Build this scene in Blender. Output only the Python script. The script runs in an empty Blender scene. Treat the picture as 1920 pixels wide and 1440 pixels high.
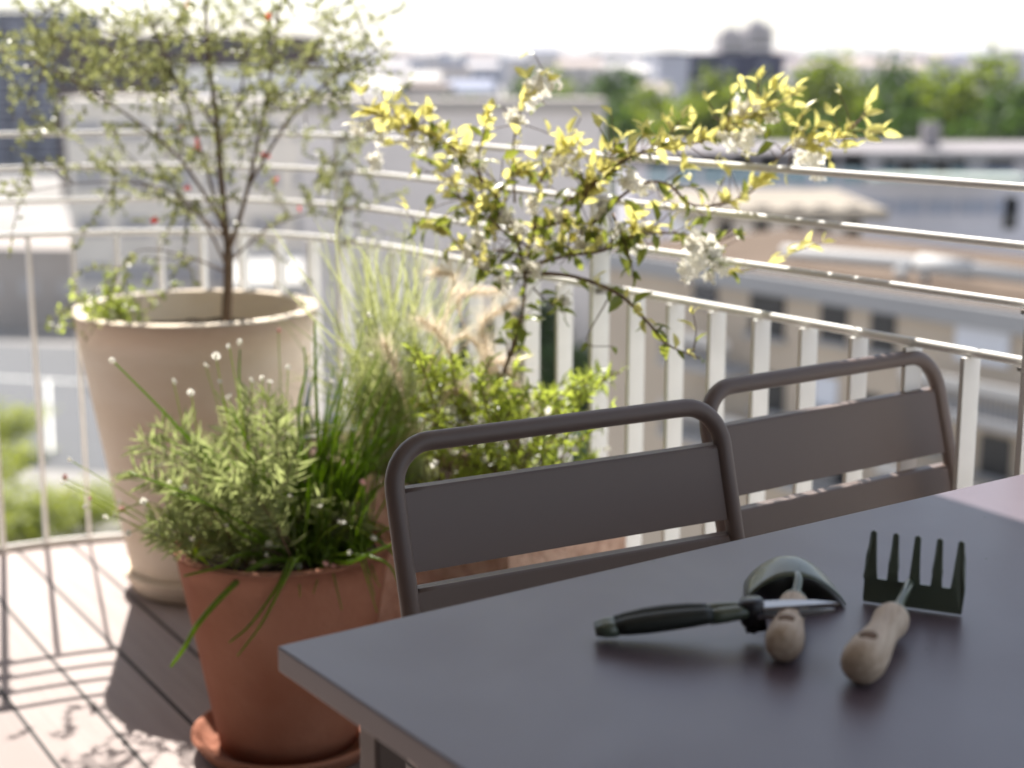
import bpy, bmesh, math, random
from mathutils import Vector, Matrix, Quaternion, noise
V = Vector
R = math.radians
random.seed(7)
sc = bpy.context.scene
COL = sc.collection
# ------------------------------------------------------------------ camera numbers
F = 2933.0; PITCH = math.atan(605 / F); CAMH = 1.28
cP, sP = math.cos(PITCH), math.sin(PITCH)
def ray(px, py):
    a = (px - 960) / F; b = -(py - 720) / F
    return V((a, cP + b * sP, -sP + b * cP))
def at(px, py, Y):
    "real point seen at pixel px,py and standing Y metres in front of the camera"
    r = ray(px, py); t = Y / r.y
    return V((r.x * t, Y, CAMH + r.z * t))
def onz(px, py, z):
    r = ray(px, py); t = (z - CAMH) / r.z
    return V((r.x * t, r.y * t, z))
# ------------------------------------------------------------------ materials
MATS = {}
def mat(name, col, rough=0.6, spec=0.5, metal=0.0, noise_amt=0.0, noise_scale=5.0, col2=None, bump=0.0, bump_scale=40.0,
        translucent=0.0, tcol=None, coords='Object', detail=4.0, stretch=None, coat=0.0, rand=0.0):
    if name in MATS: return MATS[name]
    m = bpy.data.materials.new(name); m.use_nodes = True
    nt = m.node_tree; nt.nodes.clear(); N = nt.nodes.new; L = nt.links.new
    out = N('ShaderNodeOutputMaterial'); b = N('ShaderNodeBsdfPrincipled')
    b.inputs['Roughness'].default_value = rough; b.inputs['Specular IOR Level'].default_value = spec
    b.inputs['Metallic'].default_value = metal; b.inputs['Coat Weight'].default_value = coat
    c4 = (*col, 1); b.inputs['Base Color'].default_value = c4
    src = None
    tc = N('ShaderNodeTexCoord'); vec = tc.outputs[coords]
    if stretch:
        mp = N('ShaderNodeMapping'); mp.inputs['Scale'].default_value = stretch
        if stretch[1] < .5: mp.vector_type = 'TEXTURE'; mp.inputs['Rotation'].default_value = (0, 0, R(72))
        L(vec, mp.inputs['Vector']); vec = mp.outputs['Vector']
    if col2 is not None:
        n = N('ShaderNodeTexNoise'); n.inputs['Scale'].default_value = noise_scale; n.inputs['Detail'].default_value = detail
        L(vec, n.inputs['Vector'])
        rp = N('ShaderNodeValToRGB'); rp.color_ramp.elements[0].position = 0.5 - 0.22; rp.color_ramp.elements[1].position = 0.5 + 0.22
        rp.color_ramp.elements[0].color = c4; rp.color_ramp.elements[1].color = (*col2, 1)
        L(n.outputs['Fac'], rp.inputs['Fac']); src = rp.outputs['Color']
        rr = N('ShaderNodeMapRange'); rr.inputs['To Min'].default_value = rough - .06; rr.inputs['To Max'].default_value = min(1, rough + .08)
        L(n.outputs['Fac'], rr.inputs['Value']); L(rr.outputs['Result'], b.inputs['Roughness'])
    if rand > 0:   # each leaf (loose piece) a little different
        g = N('ShaderNodeNewGeometry'); h = N('ShaderNodeHueSaturation')
        mr = N('ShaderNodeMapRange'); mr.inputs['To Min'].default_value = 1 - rand; mr.inputs['To Max'].default_value = 1 + rand
        L(g.outputs['Random Per Island'], mr.inputs['Value']); L(mr.outputs['Result'], h.inputs['Value'])
        if src: L(src, h.inputs['Color'])
        else: h.inputs['Color'].default_value = c4
        src = h.outputs['Color']
    if src: L(src, b.inputs['Base Color'])
    if bump > 0:
        n2 = N('ShaderNodeTexNoise'); n2.inputs['Scale'].default_value = bump_scale; n2.inputs['Detail'].default_value = 5
        L(vec, n2.inputs['Vector']); bp = N('ShaderNodeBump'); bp.inputs['Strength'].default_value = bump; bp.inputs['Distance'].default_value = 0.01
        L(n2.outputs['Fac'], bp.inputs['Height']); L(bp.outputs['Normal'], b.inputs['Normal'])
    if translucent > 0:
        t = N('ShaderNodeBsdfTranslucent'); mx = N('ShaderNodeMixShader'); mx.inputs[0].default_value = translucent
        if tcol is None and src: L(src, t.inputs['Color'])
        else: t.inputs['Color'].default_value = (*(tcol or col), 1)
        L(b.outputs[0], mx.inputs[1]); L(t.outputs[0], mx.inputs[2]); L(mx.outputs[0], out.inputs['Surface'])
    else:
        L(b.outputs[0], out.inputs['Surface'])
    MATS[name] = m; return m

paint = mat('taupe_powder_coat', (.125, .090, .078), .42, .5, col2=(.140, .103, .090), noise_scale=3, bump=.03, bump_scale=900)
tabletop_m = mat('taupe_table_coat', (.100, .074, .096), .38, 1.0, col2=(.112, .084, .107), noise_scale=6, bump=.03, bump_scale=700)
def weather_table():
    nt = tabletop_m.node_tree; N = nt.nodes.new; L = nt.links.new
    b = [n for n in nt.nodes if n.type == 'BSDF_PRINCIPLED'][0]; tc = N('ShaderNodeTexCoord')
    n1 = N('ShaderNodeTexNoise'); n1.inputs['Scale'].default_value = 4.5; n1.inputs['Detail'].default_value = 7; n1.inputs['Distortion'].default_value = .8; L(tc.outputs['Object'], n1.inputs[0])
    mr = N('ShaderNodeMapRange'); mr.inputs['From Min'].default_value = .3; mr.inputs['From Max'].default_value = .7; mr.inputs['To Min'].default_value = .35; mr.inputs['To Max'].default_value = .42; L(n1.outputs[0], mr.inputs[0]); L(mr.outputs[0], b.inputs['Roughness'])
    v = N('ShaderNodeTexVoronoi'); v.inputs['Scale'].default_value = 26; L(tc.outputs['Object'], v.inputs[0])
    lt = N('ShaderNodeMath'); lt.operation = 'LESS_THAN'; lt.inputs[1].default_value = .05; L(v.outputs['Distance'], lt.inputs[0])
    n2 = N('ShaderNodeTexNoise'); n2.inputs['Scale'].default_value = 3; L(tc.outputs['Object'], n2.inputs[0])
    gt = N('ShaderNodeMath'); gt.operation = 'GREATER_THAN'; gt.inputs[1].default_value = .55; L(n2.outputs[0], gt.inputs[0])
    an = N('ShaderNodeMath'); an.operation = 'MULTIPLY'; L(lt.outputs[0], an.inputs[0]); L(gt.outputs[0], an.inputs[1])
    old = b.inputs['Base Color'].links[0].from_socket; mx = N('ShaderNodeMix'); mx.data_type = 'RGBA'; L(an.outputs[0], mx.inputs['Factor']); L(old, mx.inputs['A']); mx.inputs['B'].default_value = (.04, .032, .03, 1); L(mx.outputs['Result'], b.inputs['Base Color'])
weather_table()
white_m = mat('white_painted_steel', (.86, .85, .82), .6, .35, col2=(.78, .77, .74), noise_scale=14)
terra = mat('terracotta', (.25, .080, .042), .9, .15, col2=(.42, .215, .15), noise_scale=3.2, bump=.25, bump_scale=60)
cream = mat('cream_clay', (.76, .64, .50), .85, .15, col2=(.87, .79, .68), noise_scale=3.5, bump=.15, bump_scale=70, stretch=(1, 1, 3))
stonepink = mat('pink_rough_stone', (.40, .25, .19), .95, .1, col2=(.62, .44, .36), noise_scale=26, bump=.8, bump_scale=55)
soil = mat('soil', (.03, .02, .014), .95, .1, col2=(.07, .05, .035), noise_scale=60, bump=1.0, bump_scale=90)
bark = mat('bark', (.13, .09, .065), .85, .2, col2=(.2, .15, .11), noise_scale=80, bump=.5, bump_scale=200)
twig_m = mat('twig', (.16, .10, .07), .7, .3)
leaf_olive = mat('small_olive_leaf', (.13, .15, .055), .34, .5, translucent=.48, tcol=(.36, .38, .14), rand=.35)
leaf_yel = mat('young_yellow_leaf', (.54, .50, .15), .42, .5, translucent=.5, tcol=(.86, .80, .26), rand=.3)
leaf_grn = mat('jasmine_leaf', (.09, .13, .03), .32, .5, translucent=.42, tcol=(.32, .36, .05), rand=.4)
leaf_bush = mat('bush_leaf', (.18, .23, .045), .34, .5, translucent=.54, tcol=(.54, .64, .09), rand=.35)
leaf_rose = mat('grey_green_needle', (.18, .21, .105), .45, .5, translucent=.45, tcol=(.48, .54, .21), rand=.3)
leaf_chive = mat('chive_blade', (.12, .19, .025), .35, .5, translucent=.5, tcol=(.42, .58, .03), rand=.3)
blade_pale = mat('pale_grass_blade', (.27, .30, .12), .5, .4, translucent=.45, tcol=(.48, .52, .2), rand=.3)
plume_m = mat('feathery_plume', (.72, .63, .52), .8, .2, translucent=.55, tcol=(.95, .84, .68), rand=.15)
petal = mat('white_petal', (.88, .86, .80), .5, .3, translucent=.5, tcol=(.95, .93, .85))
pinkbud = mat('pink_bud', (.75, .42, .38), .55, .3, translucent=.3, tcol=(.85, .5, .45))
redflower = mat('red_flower', (.75, .05, .03), .45, .4, translucent=.35, tcol=(.9, .08, .04))
sage = mat('sage_green_coat', (.080, .104, .072), .34, .7, coat=.25, col2=(.095, .12, .084), noise_scale=20)
darkgrip = mat('dark_rubber_grip', (.022, .026, .022), .5, .4)
steel = mat('pruner_blade_steel', (.34, .34, .37), .32, .5, metal=.9)
darksteel = mat('dark_pivot_metal', (.04, .04, .045), .35, .5, metal=.6)
wood = mat('ash_handle', (.44, .33, .24), .6, .35, col2=(.64, .53, .42), noise_scale=16, stretch=(1, .09, .09), coords='Object')
endgrain = mat('handle_hole', (.16, .09, .05), .7, .3)
canvas = mat('sail_canvas', (.55, .52, .47), .8, .2)

# ------------------------------------------------------------------ mesh builder
class MB:
    def __init__(s): s.v = []; s.f = []; s.sm = []
    def face(s, pts, smooth=False):
        i = len(s.v); s.v.extend([tuple(p) for p in pts]); s.f.append(tuple(range(i, i + len(pts)))); s.sm.append(smooth)
    def box(s, c, size, rot=None, M=None):
        hx, hy, hz = size[0] / 2, size[1] / 2, size[2] / 2; i = len(s.v)
        for p in ((-hx,-hy,-hz),(hx,-hy,-hz),(hx,hy,-hz),(-hx,hy,-hz),(-hx,-hy,hz),(hx,-hy,hz),(hx,hy,hz),(-hx,hy,hz)):
            q = V(p)
            if rot is not None: q = rot @ q
            q = q + V(c)
            if M is not None: q = M @ q
            s.v.append(tuple(q))
        for f in ((3,2,1,0),(4,5,6,7),(0,1,5,4),(1,2,6,5),(2,3,7,6),(3,0,4,7)):
            s.f.append(tuple(i + k for k in f)); s.sm.append(False)
    def tube(s, pts, rad, n=12, cap=True, flat=None):
        pts = [V(p) for p in pts]; k = len(pts)
        if not hasattr(rad, '__len__'): rad = [rad] * k
        up = V((0, 0, 1)); prev = None; i0 = len(s.v)
        for j in range(k):
            d = (pts[min(j + 1, k - 1)] - pts[max(j - 1, 0)])
            if d.length < 1e-9: d = V((0, 0, 1))
            d.normalize()
            if prev is None:
                a = d.cross(up)
                if a.length < 1e-3: a = d.cross(V((1, 0, 0)))
                a.normalize()
            else:
                a = prev - d * prev.dot(d)
                if a.length < 1e-6: a = d.cross(up)
                a.normalize()
            prev = a; b = d.cross(a)
            for q in range(n):
                t = 2 * math.pi * q / n
                s.v.append(tuple(pts[j] + a * (math.cos(t) * rad[j]) + b * (math.sin(t) * rad[j] * (flat or 1))))
        for j in range(k - 1):
            for q in range(n):
                q2 = (q + 1) % n
                s.f.append((i0 + j*n + q, i0 + j*n + q2, i0 + (j+1)*n + q2, i0 + (j+1)*n + q)); s.sm.append(True)
        if cap:
            s.f.append(tuple(i0 + q for q in reversed(range(n)))); s.sm.append(False)
            s.f.append(tuple(i0 + (k-1)*n + q for q in range(n))); s.sm.append(False)
    def lathe(s, prof, n=64, c=(0, 0, 0), closed=False, M=None, wob=0.0):
        i0 = len(s.v); k = len(prof)
        for (r, z) in prof:
            for q in range(n):
                t = 2 * math.pi * q / n
                rr = r * (1 + wob * math.sin(3 * t + 1.3) * .5 + wob * math.sin(2 * t + z * 4) * .5)
                p = V((c[0] + rr * math.cos(t), c[1] + rr * math.sin(t), c[2] + z))
                if M is not None: p = M @ p
                s.v.append(tuple(p))
        for j in range(k if closed else k - 1):
            j2 = (j + 1) % k
            for q in range(n):
                q2 = (q + 1) % n
                s.f.append((i0 + j*n + q, i0 + j*n + q2, i0 + j2*n + q2, i0 + j2*n + q)); s.sm.append(True)
    def leaf(s, p, d, nrm, L, W, fold=.15, curl=.15):
        d = d.normalized(); side = d.cross(nrm)
        if side.length < 1e-4: side = d.cross(V((.3, .5, .8)))
        side.normalize(); n = side.cross(d)
        a = p; m1 = p + d * (L * .35) + n * (L * .03); m2 = p + d * (L * .7) - n * (L * curl * .4); t = p + d * L - n * (L * curl)
        up = n * (W * fold)
        i = len(s.v)
        s.v.extend(map(tuple, (a, m1, m2, t, m1 + side*W*.5 + up, m2 + side*W*.38 + up, m1 - side*W*.5 + up, m2 - side*W*.38 + up)))
        for f in ((0, 4, 1), (1, 4, 5, 2), (2, 5, 3), (0, 1, 6), (1, 2, 7, 6), (2, 3, 7)):
            s.f.append(tuple(i + q for q in f)); s.sm.append(True)
    def chip(s, p, d, nrm, L, W):
        d = d.normalized(); side = d.cross(nrm)
        if side.length < 1e-4: side = d.cross(V((.3, .5, .8)))
        side.normalize()
        i = len(s.v); s.v.extend(map(tuple, (p, p + d*L*.5 + side*W*.5, p + d*L, p + d*L*.5 - side*W*.5)))
        s.f.append((i, i+1, i+2, i+3)); s.sm.append(False)
    def blade(s, pts, w0, nrm=None):
        pts = [V(p) for p in pts]; k = len(pts); i0 = len(s.v)
        for j in range(k):
            d = pts[min(j+1, k-1)] - pts[max(j-1, 0)]
            sd = d.cross(nrm or V((0, 1, 0)))
            if sd.length < 1e-5: sd = V((1, 0, 0))
            sd.normalize(); w = w0 * (1 - (j / (k - 1)) ** 2 * .92) * .5
            s.v.append(tuple(pts[j] + sd * w)); s.v.append(tuple(pts[j] - sd * w))
        for j in range(k - 1):
            s.f.append((i0+2*j, i0+2*j+1, i0+2*j+3, i0+2*j+2)); s.sm.append(True)
    def ball(s, c, r, n=8, m=5, sc3=(1, 1, 1), rot=None):
        prof = []; i0 = len(s.v)
        for j in range(m + 1):
            t = math.pi * j / m
            rr = max(math.sin(t), .02) * r; z = -math.cos(t) * r
            for q in range(n):
                a = 2 * math.pi * q / n
                p = V((rr * math.cos(a) * sc3[0], rr * math.sin(a) * sc3[1], z * sc3[2]))
                if rot is not None: p = rot @ p
                s.v.append(tuple(V(c) + p))
        for j in range(m):
            for q in range(n):
                q2 = (q + 1) % n
                s.f.append((i0+j*n+q, i0+j*n+q2, i0+(j+1)*n+q2, i0+(j+1)*n+q)); s.sm.append(True)
    def build(s, name, m, parent=None, loc=None, bevel=0, seg=2, sharp=False):
        me = bpy.data.meshes.new(name)
        vs = s.v
        if loc is not None: vs = [(a - loc[0], b - loc[1], c - loc[2]) for a, b, c in vs]
        me.from_pydata(vs, [], s.f); me.polygons.foreach_set('use_smooth', s.sm); me.materials.append(m); me.update()
        o = bpy.data.objects.new(name, me); COL.objects.link(o)
        if loc is not None: o.location = loc
        if parent is not None:
            o.parent = parent
            if loc is None: o.matrix_parent_inverse = parent_inv(parent)
            else:
                o.matrix_parent_inverse = parent_inv(parent)
        if bevel:
            b = o.modifiers.new('bevel', 'BEVEL'); b.width = bevel; b.segments = seg; b.limit_method = 'ANGLE'; b.angle_limit = R(40)
        return o
def world_of(o):
    M = Matrix.LocRotScale(o.location, o.rotation_euler, o.scale)
    return (world_of(o.parent) @ o.matrix_parent_inverse @ M) if o.parent else M
def parent_inv(p): return world_of(p).inverted()
def tag(o, label=None, cat=None, group=None, kind=None):
    if label: o['label'] = label
    if cat: o['category'] = cat
    if group: o['group'] = group
    if kind: o['kind'] = kind
    return o
def empty(name, loc, rz=0):
    o = bpy.data.objects.new(name, None); o.empty_display_size = .1; COL.objects.link(o)
    o.location = loc; o.rotation_euler = (0, 0, rz); return o
def children(o): return [c for c in bpy.data.objects if c.parent == o]
def copy_tree(o, parent=None):
    c = o.copy(); COL.objects.link(c)
    if parent is not None: c.parent = parent; c.matrix_parent_inverse = o.matrix_parent_inverse.copy()
    for ch in children(o): copy_tree(ch, c)
    return c
def smooth(pts, n=6):
    "Catmull-Rom through pts"
    pts = [V(p) for p in pts]; out = []
    P = [pts[0] * 2 - pts[1]] + pts + [pts[-1] * 2 - pts[-2]]
    for i in range(1, len(P) - 2):
        for k in range(n):
            t = k / n; a, b, c, d = P[i-1], P[i], P[i+1], P[i+2]
            out.append(.5 * ((2*b) + (c-a)*t + (2*a-5*b+4*c-d)*t*t + (3*b-a-3*c+d)*t**3))
    out.append(pts[-1]); return out
def rnd(a, b): return random.uniform(a, b)
def rdir(): 
    while True:
        p = V((rnd(-1, 1), rnd(-1, 1), rnd(-1, 1)))
        if .1 < p.length < 1: return p.normalized()

D2 = V((.593, -.805, 0)); N2 = V((.805, .593, 0))     # along the straight railing; outwards from the terrace
RP = V((.017, 3.315, 0))

# ================================================================== TERRACE
# plan of the railing: straight on the right, rounding the corner, bending back towards us on the left
rail_plan = [(-3.1, 2.2), (-2.75, 2.75), (-2.3, 3.28), (-1.85, 3.70), (-1.37, 3.985), (-1.08, 4.10), (-.80, 4.115), (-.57, 4.03), (-.37, 3.865), (-.17, 3.60), (.017, 3.315)]
for k in range(1, 14): rail_plan.append((.017 + D2.x * .25 * k, 3.315 + D2.y * .25 * k))
plan = smooth([V((x, y, 0)) for x, y in rail_plan], 8)
cum = [0]
for a, b in zip(plan, plan[1:]): cum.append(cum[-1] + (b - a).length)
def along(s):
    for i in range(len(plan) - 1):
        if cum[i + 1] >= s:
            t = (s - cum[i]) / (cum[i + 1] - cum[i]); p = plan[i].lerp(plan[i + 1], t); d = (plan[i + 1] - plan[i]).normalized(); return p, d
    return plan[-1], (plan[-1] - plan[-2]).normalized()
# the deck slab
bm = bmesh.new()
vs = [bm.verts.new((p.x + d.y * .0 , p.y, 0)) for p, d in [along(s) for s in [cum[-1] * i / 60 for i in range(61)]]]
vs += [bm.verts.new(q) for q in ((.5, -3.6, 0), (-3.8, -.8, 0))]
f = bm.faces.new(vs)
if f.normal.z < 0: f.normal_flip()
bm.normal_update()
ret = bmesh.ops.extrude_face_region(bm, geom=[f])
for g in ret['geom']:
    if isinstance(g, bmesh.types.BMVert): g.co.z -= .3
bmesh.ops.recalc_face_normals(bm, faces=bm.faces)
me = bpy.data.meshes.new('terrace_deck'); bm.to_mesh(me); bm.free()
deck = bpy.data.objects.new('terrace_deck', me); COL.objects.link(deck); tag(deck, kind='structure')
# deck material: boards with dark gaps, running parallel to the straight railing
m = bpy.data.materials.new('deck_boards'); m.use_nodes = True; nt = m.node_tree; nt.nodes.clear(); N = nt.nodes.new; L = nt.links.new
out = N('ShaderNodeOutputMaterial'); b = N('ShaderNodeBsdfPrincipled'); L(b.outputs[0], out.inputs[0]); b.inputs['Roughness'].default_value = .7; b.inputs['Specular IOR Level'].default_value = .25
tc = N('ShaderNodeTexCoord'); mp = N('ShaderNodeMapping'); mp.vector_type = 'POINT'; mp.inputs['Rotation'].default_value = (0, 0, R(58.3)); L(tc.outputs['Object'], mp.inputs[0])
sx = N('ShaderNodeSeparateXYZ'); L(mp.outputs[0], sx.inputs[0])
def math_node(op, a, bb=None):
    n = N('ShaderNodeMath'); n.operation = op
    for i, q in enumerate((a, bb)):
        if q is None: continue
        if isinstance(q, (int, float)): n.inputs[i].default_value = q
        else: L(q, n.inputs[i])
    return n.outputs[0]
u = math_node('DIVIDE', math_node('SUBTRACT', sx.outputs['Y'], .840 - 6 * .1395), .1395)
fr = math_node('FRACT', u); dist = math_node('MINIMUM', fr, math_node('SUBTRACT', 1.0, fr))
gap = math_node('LESS_THAN', dist, .036)
idn = N('ShaderNodeTexWhiteNoise'); idn.noise_dimensions = '1D'; L(math_node('FLOOR', u), idn.inputs['W'])
ns = N('ShaderNodeTexNoise'); ns.inputs['Scale'].default_value = 3; ns.inputs['Detail'].default_value = 6
mp2 = N('ShaderNodeMapping'); mp2.inputs['Scale'].default_value = (1, 14, 1); L(mp.outputs[0], mp2.inputs[0]); L(mp2.outputs[0], ns.inputs[0])
rp = N('ShaderNodeValToRGB'); rp.color_ramp.elements[0].color = (.265, .215, .202, 1); rp.color_ramp.elements[1].color = (.355, .295, .28, 1)
rp.color_ramp.elements[0].position = .3; rp.color_ramp.elements[1].position = .7
L(math_node('ADD', math_node('MULTIPLY', ns.outputs[0], .6), math_node('MULTIPLY', idn.outputs['Value'], .4)), rp.inputs[0])
mx = N('ShaderNodeMix'); mx.data_type = 'RGBA'; L(gap, mx.inputs['Factor']); L(rp.outputs[0], mx.inputs['A']); mx.inputs['B'].default_value = (.03, .022, .02, 1)
L(mx.outputs['Result'], b.inputs['Base Color'])
bp = N('ShaderNodeBump'); bp.inputs['Strength'].default_value = .5; bp.inputs['Distance'].default_value = .004
L(math_node('ADD', math_node('SUBTRACT', 1.0, gap), math_node('MULTIPLY', ns.outputs[0], .15)), bp.inputs['Height']); L(bp.outputs[0], b.inputs['Normal'])
me.materials.append(m)

# railing
railing = empty('railing', (RP.x, RP.y, 0))
tag(railing, 'white curved metal balcony railing with four rods over upright flat bars', 'railing')
def rail_curve(z, r, name):
    mb = MB(); mb.tube([V((p.x, p.y, z)) for p in plan], r, 12); return mb.build(name, white_m, railing)
for z, r in ((1.098, .0066), (1.012, .0066), (.926, .0066), (.840, .0076)): rail_curve(z, r, 'rail')
rail_curve(.010, .0085, 'bottom_rail')
# arc position where the straight part (RP) begins
s_rp = min(range(len(plan)), key=lambda i: (plan[i] - RP).length); s0 = cum[s_rp]
def flat_bar(s, z0, z1, deep, thick, name):
    p, d = along(s); n = V((d.y, -d.x, 0)); rot = Matrix.Rotation(math.atan2(n.y, n.x), 3, 'Z'); mb = MB()
    mb.box((p.x, p.y, (z0 + z1) / 2), (deep, thick, z1 - z0), rot); return mb.build(name, white_m, railing)
k0 = int(-(s0 - .05) / .1125); 
for k in range(k0, 24):
    s = s0 + .154 + .1125 * k
    if s < .05 or s > cum[-1] - .02: continue
    if (k - 1) % 9 == 0:
        po = flat_bar(s, .0, 1.086, .044, .010, 'post'); p, d = along(s); n = V((d.y, -d.x, 0)); rot_ = Matrix.Rotation(math.atan2(n.y, n.x), 3, 'Z')
        for zz in (1.098, 1.012, .926, .840): m2 = MB(); m2.box((p.x, p.y, zz - .0095), (.030, .034, .006), rot_); m2.build('clamp', mat('dull_zinc', (.25, .24, .23), .5, .5, metal=.5), po)
    else: flat_bar(s, .018, .833, .040, .008, 'baluster')

# ================================================================== FURNITURE
ta = R(34.8); T = V((math.cos(ta), math.sin(ta), 0)); TN = V((T.y, -T.x, 0))   # along the table, and across it towards us
corner = onz(519.6, 1210.8, .74)
tab = empty('garden_table', (corner + T * .9 + TN * .45) * 1, ta); tab.location.z = 0
tag(tab, 'long taupe metal garden table holding the hand tools', 'table')
mb = MB(); c = corner + T * .95 + TN * .45; rot = Matrix.Rotation(ta, 3, 'Z')
mb.box((c.x, c.y, .7385), (1.9, .9, .003), rot)
mb.box((c.x, c.y, .7270), (1.9, .9, .019), rot)
# tray-like top with a soft rim: one bevelled slab
mb = MB(); mb.box((c.x, c.y, .7272), (1.9, .9, .0256), rot); top = mb.build('tabletop', tabletop_m, tab, bevel=.0022, seg=3)
mb = MB()
for sgn in (-1, 1):
    q = c + TN * (.36 * sgn); mb.box((q.x, q.y, .695), (1.62, .025, .036), rot)
    q = c + T * (.81 * sgn); mb.box((q.x, q.y, .695), (.025, .70, .036), rot)
mb.build('apron', paint, tab, bevel=.002)
for a_, b_ in ((-.86, -.41), (-.86, .17), (.86, -.41), (.86, .41)):
    q = c + T * a_ + TN * b_; mb = MB(); mb.box((q.x, q.y, .338), (.035, .035, .676), rot); mb.build('leg', paint, tab, bevel=.004)

def make_chair():
    # local frame: x along the back, +y away from the table, z up; origin on the floor under the back's top
    ch = empty('garden_chair', (0, 0, 0))
    lean = R(16); W = .2495; rt = .0125; ztop = .815; rc = .055
    def BP(x, h):   # a point of the leaning back plane: h above the floor
        return V((x, -(ztop - h) * math.tan(lean), h))
    zs = .46
    def loop(side):
        pts = []
        yb = BP(0, zs).y
        pts += [V((side * (W + .012), yb + .10, .012)), V((side * (W + .006), yb + .045, .22)), V((side * W, yb + .002, zs - .03))]
        pts = smooth(pts, 4)
        for h in (zs + .02, .56, .66, ztop - rc): pts.append(BP(side * W, h))
        for k in range(1, 9):
            t = math.pi / 2 * k / 8; pts.append(BP(side * (W - rc + rc * math.cos(t)), ztop - rc + rc * math.sin(t)))
        return pts
    a = loop(-1); b_ = loop(1)
    mb = MB(); mb.tube(a + list(reversed(b_)), rt, 20); mb.build('back_frame', paint, ch)
    cl, sl = math.cos(lean), math.sin(lean)
    Rx = Matrix.Rotation(-lean, 3, 'X')
    for h0, h1 in ((.6615, .7575), (.576, .638)):
        cc = BP(0, (h0 + h1) / 2); n_ = 14; mb = MB(); hw = W - rt * .55
        # a slightly dished sheet-metal slat, 3 mm thick, with the upper edge rolled back
        hh = (h1 - h0) / 2 / cl
        i0 = len(mb.v)
        prof = [(-hh, -.0000), (-hh, -.0035), (hh - .001, -.0035), (hh, -.0025), (hh, .0065), (hh - .003, .0065), (hh - .003, -.0000)]
        for i in range(n_ + 1):
            x = -hw + 2 * hw * i / n_; dish = .006 * (1 - (x / hw) ** 2)
            for (u_, w_) in prof:
                mb.v.append(tuple(cc + Rx @ V((x, w_ + dish, u_))))
        kk = len(prof)
        for i in range(n_):
            for j in range(kk):
                j2 = (j + 1) % kk
                mb.f.append((i0 + i*kk + j, i0 + i*kk + j2, i0 + (i+1)*kk + j2, i0 + (i+1)*kk + j)); mb.sm.append(False)
        mb.f.append(tuple(i0 + j for j in range(kk))); mb.sm.append(False); mb.f.append(tuple(i0 + n_*kk + j for j in reversed(range(kk)))); mb.sm.append(False)
        for i in range(n_):
            q = [cc + Rx @ V((-hw + 2 * hw * ii / n_, .0012 + .006 * (1 - (-1 + 2 * ii / n_) ** 2), hh + .0046)) for ii in (i, i + 1)]
            mb.face([q[0], q[1], q[1] + V((0, .011, .0006)), q[0] + V((0, .011, .0006))]); mb.face([q[0] + V((0, .011, -.002)), q[1] + V((0, .011, -.002)), q[1] - V((0, 0, .002)), q[0] - V((0, 0, .002))])
            mb.face([q[0] + V((0, .011, .0006)), q[1] + V((0, .011, .0006)), q[1] + V((0, .011, -.002)), q[0] + V((0, .011, -.002))])
        mb.tube([cc + Rx @ V((-hw + 2 * hw * i / n_, .0012 + .006 * (1 - (-1 + 2 * i / n_) ** 2), hh)) for i in range(n_ + 1)], .0047, 10)
        mb.build('back_slat', paint, ch)
    yb = BP(0, zs).y
    mb = MB()
    fr_ = [V((-W, yb + .005, zs - .02)), V((-W, yb - .38, zs - .015)), V((-W + .04, yb - .42, zs - .015)), V((W - .04, yb - .42, zs - .015)), V((W, yb - .38, zs - .015)), V((W, yb + .005, zs - .02))]
    mb.tube(fr_, rt * .9, 14); mb.build('seat_frame', paint, ch)
    for i in range(6):
        mb = MB(); mb.box((0, yb - .035 - .067 * i, zs - .002), (2 * W - .01, .058, .004)); mb.build('seat_slat', paint, ch, bevel=.001)
    for sd in (-1, 1):
        mb = MB(); mb.tube([V((sd * (W - .004), yb - .36, zs - .03)), V((sd * (W + .006), yb - .385, .012))], rt, 14); mb.build('leg', paint, ch)
        mb = MB(); mb.tube([V((sd * (W + .001), yb - .37, .2)), V((sd * (W + .006), yb + .05, .2))], rt * .6, 10); mb.build('side_stretcher', paint, ch)
    return ch
ch = make_chair(); tag(ch, 'front taupe metal chair whose whole back stands in shade', 'chair', 'taupe chairs along the table')
p1a, p1b = onz(880, 813, .815), onz(1257, 766, .815)
ch2 = copy_tree(ch); tag(ch2, 'rear taupe metal chair with sunlight on its right corner', 'chair', 'taupe chairs along the table')
def put(chair, pc, ang): chair.location = (pc.x, pc.y, 0); chair.rotation_euler = (0, 0, ang)
put(ch, V((.066, 1.998, 0)), R(29.0)); put(ch2, V((.478, 2.352, 0)), R(35.2))

# ================================================================== HAND TOOLS ON THE TABLE
ZT = .7400
def handle_lathe(M, name, parent, L_=.125, r=.0165):
    prof = [(.0005, 0), (.006, .0006), (.0125, .003), (.0172, .010), (.0185, .020), (.0178, .036), (.0150, .060), (.0135, .080), (.0145, .096), (.0160, .106), (.0150, .114), (.0125, .118), (.009, .1185)]
    k = r / .0185
    mb = MB(); mb.lathe([(a * k, b_ * L_ / .1185) for a, b_ in prof], 28, M=M); return mb.build(name, wood, parent)
def frame_from(p0, p1, up=V((0, 0, 1))):
    z = (p1 - p0).normalized(); x = up.cross(z)
    if x.length < 1e-4: x = V((1, 0, 0))
    x.normalize(); y = z.cross(x)
    return Matrix.Translation(p0) @ Matrix((x, y, z)).transposed().to_4x4()
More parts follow.
